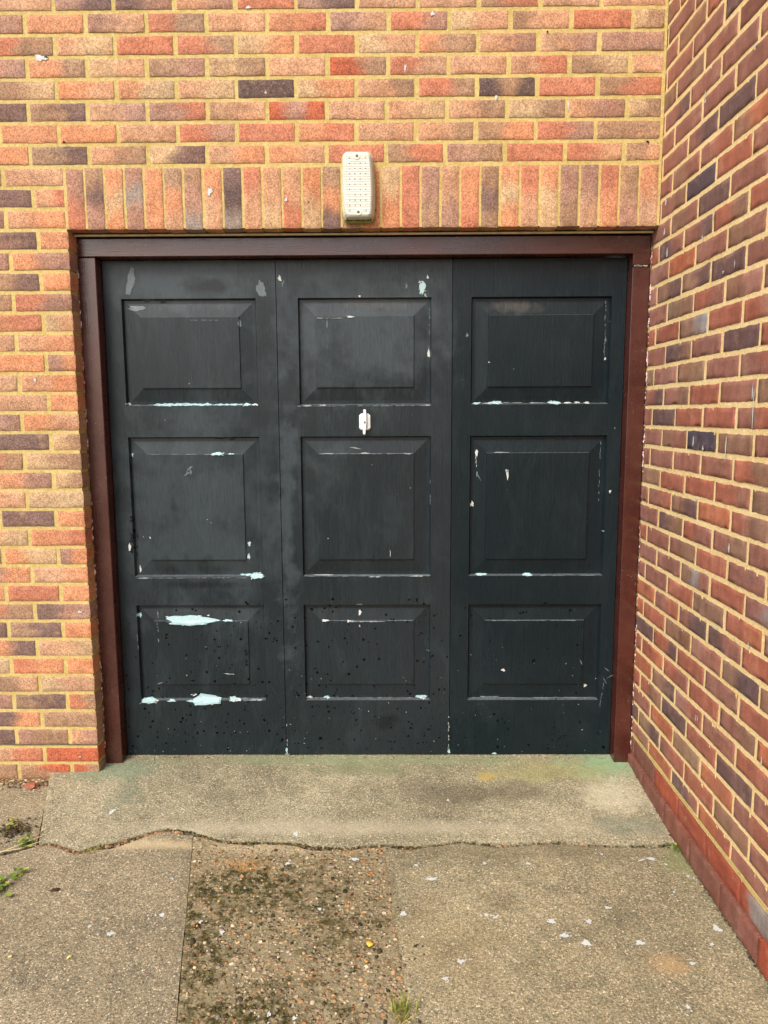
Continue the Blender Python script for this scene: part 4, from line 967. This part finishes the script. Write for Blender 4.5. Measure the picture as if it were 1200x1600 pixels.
def leaves(mb, cx, cy, n, L, spread, cols, seed):
    r = random.Random(seed)
    for k in range(n):
        x, y = cx + r.gauss(0, spread), cy + r.gauss(0, spread * .7); a = r.uniform(0, 6.28); z = gz(y) + r.uniform(-.002, .018)
        c = r.choice(cols); kk = r.uniform(.75, 1.25); c = (c[0] * kk, c[1] * kk, c[2] * kk, 1)
        l = L * r.uniform(.6, 1.2); w = l * .38; up = r.uniform(.0, .6); ca, sa = math.cos(a), math.sin(a)
        P = [(0, 0), (.3, .8), (.65, 1), (1, 0), (.65, -1), (.3, -.8), (.5, 0)]
        V = [(x + ca * u * l - sa * v * w / 1, y + sa * u * l + ca * v * w / 1, z + up * u * l - abs(v) * w * -.25 ) for u, v in P]
        mb.add(V, [(0, 1, 6), (1, 2, 6), (2, 3, 6), (3, 4, 6), (4, 5, 6), (5, 0, 6)], 0, [c] * 7, True)
GR = [lin(96, 122, 40), lin(120, 140, 50), lin(150, 160, 70), lin(80, 104, 34)]
YG = [lin(132, 132, 54), lin(110, 118, 44), lin(156, 146, 76)]
def weed(label, f, cat='weed', name='weed', group=None):
    mb = MB(); f(mb); o = mb.build(name, [M['tint']], None, False); tag(o, label, cat, group); return o
weed('leafy green weed in the crack beside dry straw stems, left of the threshold', lambda m: (leaves(m, -0.092, -0.450, 34, .018, .014, GR, 1), blades(m, -0.09, -0.447, 16, .03, .010, GR, 2)))
weed('largest green weed with broad leaves, at the left edge of the driveway', lambda m: (leaves(m, -0.055, -0.690, 40, .024, .026, GR, 3), blades(m, -0.065, -0.715, 50, .05, .020, GR + YG, 4), leaves(m, -0.02, -0.618, 14, .02, .012, GR, 5)))
weed('low yellowish mossy weed lying in the crack just right of the straw', lambda m: (blades(m, 0.158, -0.484, 46, .022, .014, YG, 6, 1.2), blades(m, 0.185, -0.470, 26, .02, .012, YG, 7, 1.2)))
weed('upright grass tuft between the gravelly strip and the right-hand slab', lambda m: (blades(m, 1.222, -1.165, 60, .055, .013, YG + GR, 8, .7), blades(m, 1.225, -1.20, 30, .04, .012, YG + [lin(100, 80, 50)], 9, .8)))
weed('tiny green weed where the crack meets the side wall', lambda m: leaves(m, 2.186, -0.480, 22, .012, .008, GR, 10))
weed('brownish withered weed by the foot of the wall on the far left', lambda m: (blades(m, -0.185, -0.355, 26, .022, .016, YG + [lin(110, 84, 54)], 12, 1.1), leaves(m, -0.19, -0.34, 12, .014, .014, YG, 13)))
def stem(pts, w, col):
    mb = MB(); V = []; n = 6
    for i, p in enumerate(pts):
        d = Vector(pts[min(i + 1, len(pts) - 1)]) - Vector(pts[max(i - 1, 0)]); d.normalize()
        s = d.cross(Vector((0, 0, 1))).normalized(); t = s.cross(d)
        for k in range(n):
            a = 2 * math.pi * k / n; V.append(Vector(p) + (s * math.cos(a) + t * math.sin(a)) * w)
    F = [(q * n + k, q * n + (k + 1) % n, (q + 1) * n + (k + 1) % n, (q + 1) * n + k) for q in range(len(pts) - 1) for k in range(n)]
    mb.add(V, F, 0, [col] * len(V), True); return mb
ST = lin(206, 186, 140)
g0 = gz(-.5)
for pts, lab in (([(-0.165, -0.520, g0 + .006), (-0.10, -0.475, g0 + .016), (-0.045, -0.415, g0 + .014)], 'longest pale dry straw lying across the leafy green weed'),
                 ([(-0.150, -0.500, g0 + .008), (-0.09, -0.49, g0 + .012), (-0.035, -0.440, g0 + .010)], 'pale straw lying lowest, just below the longest straw'),
                 ([(-0.075, -0.430, g0 + .006), (-0.062, -0.405, g0 + .013), (-0.052, -0.380, g0 + .016)], 'short brown straw sticking up behind the leafy green weed')):
    o = stem(pts, .0013, ST if 'brown' not in lab else lin(150, 116, 70)).build('dry_straw', [M['tint']], None, False)
    tag(o, lab, 'straw', 'dry straws in the crack')
def leaf(x, y, L, Wd, ang, col, label, name='fallen_leaf', cat='leaf', curl=.004, zoff=.003, group=None):
    mb = MB(); r = random.Random(label); V = []; n = 14; a0 = R(ang)
    for k in range(n):
        a = 2 * math.pi * k / n; q = 1 + r.uniform(-.25, .25)
        u, v = math.cos(a) * L / 2 * q, math.sin(a) * Wd / 2 * q
        V.append((x + u * math.cos(a0) - v * math.sin(a0), y + u * math.sin(a0) + v * math.cos(a0), surf(x, y, zoff) + curl * r.random()))
    V2 = [(x + (p[0] - x) * .93, y + (p[1] - y) * .93, p[2] - .0015) for p in V]
    V.append((x, y, surf(x, y, zoff + .001))); V2.append((x, y, surf(x, y, zoff - .001)))
    m = len(V)
    mb.add(V + V2, [(n, k, (k + 1) % n) for k in range(n)] + [(m + n, m + (k + 1) % n, m + k) for k in range(n)] + [(k, m + k, m + (k + 1) % n, (k + 1) % n) for k in range(n)], 0, [col] * (2 * m), True)
    o = mb.build(name, [M['tint']], None, False); tag(o, label, cat, group)
leaf(1.137, -0.938, .020, .020, 20, lin(226, 182, 70), 'square yellow leaf scrap on the gravelly strip near the right slab')
leaf(0.129, -0.701, .030, .014, 25, lin(82, 52, 42), 'dark red brown withered leaf on the left slab', curl=.007)
leaf(0.30, -0.985, .013, .008, 50, lin(226, 206, 120), 'small pale yellow leaf scrap low on the left slab')
leaf(0.135, -0.985, .010, .009, 0, lin(220, 200, 130), 'tiny straw coloured leaf scrap at the far left of the slab')
leaf(1.13, -1.005, .011, .009, 40, lin(208, 150, 70), 'small orange leaf scrap below the square yellow one')
leaf(-0.155, -0.385, .024, .016, 70, lin(66, 44, 36), 'dark withered leaf beside the far left brownish weed', curl=.008)
mb = MB(); r = random.Random(2)
stone(mb, -0.262, -0.045, -0.076, .034, .022, .014, lin(136, 84, 62), r, ICO2, False)
tag(mb.build('brick_fragment', [M['brick_front']]), 'broken orange red brick fragment half buried at the foot of the wall', 'brick fragment')
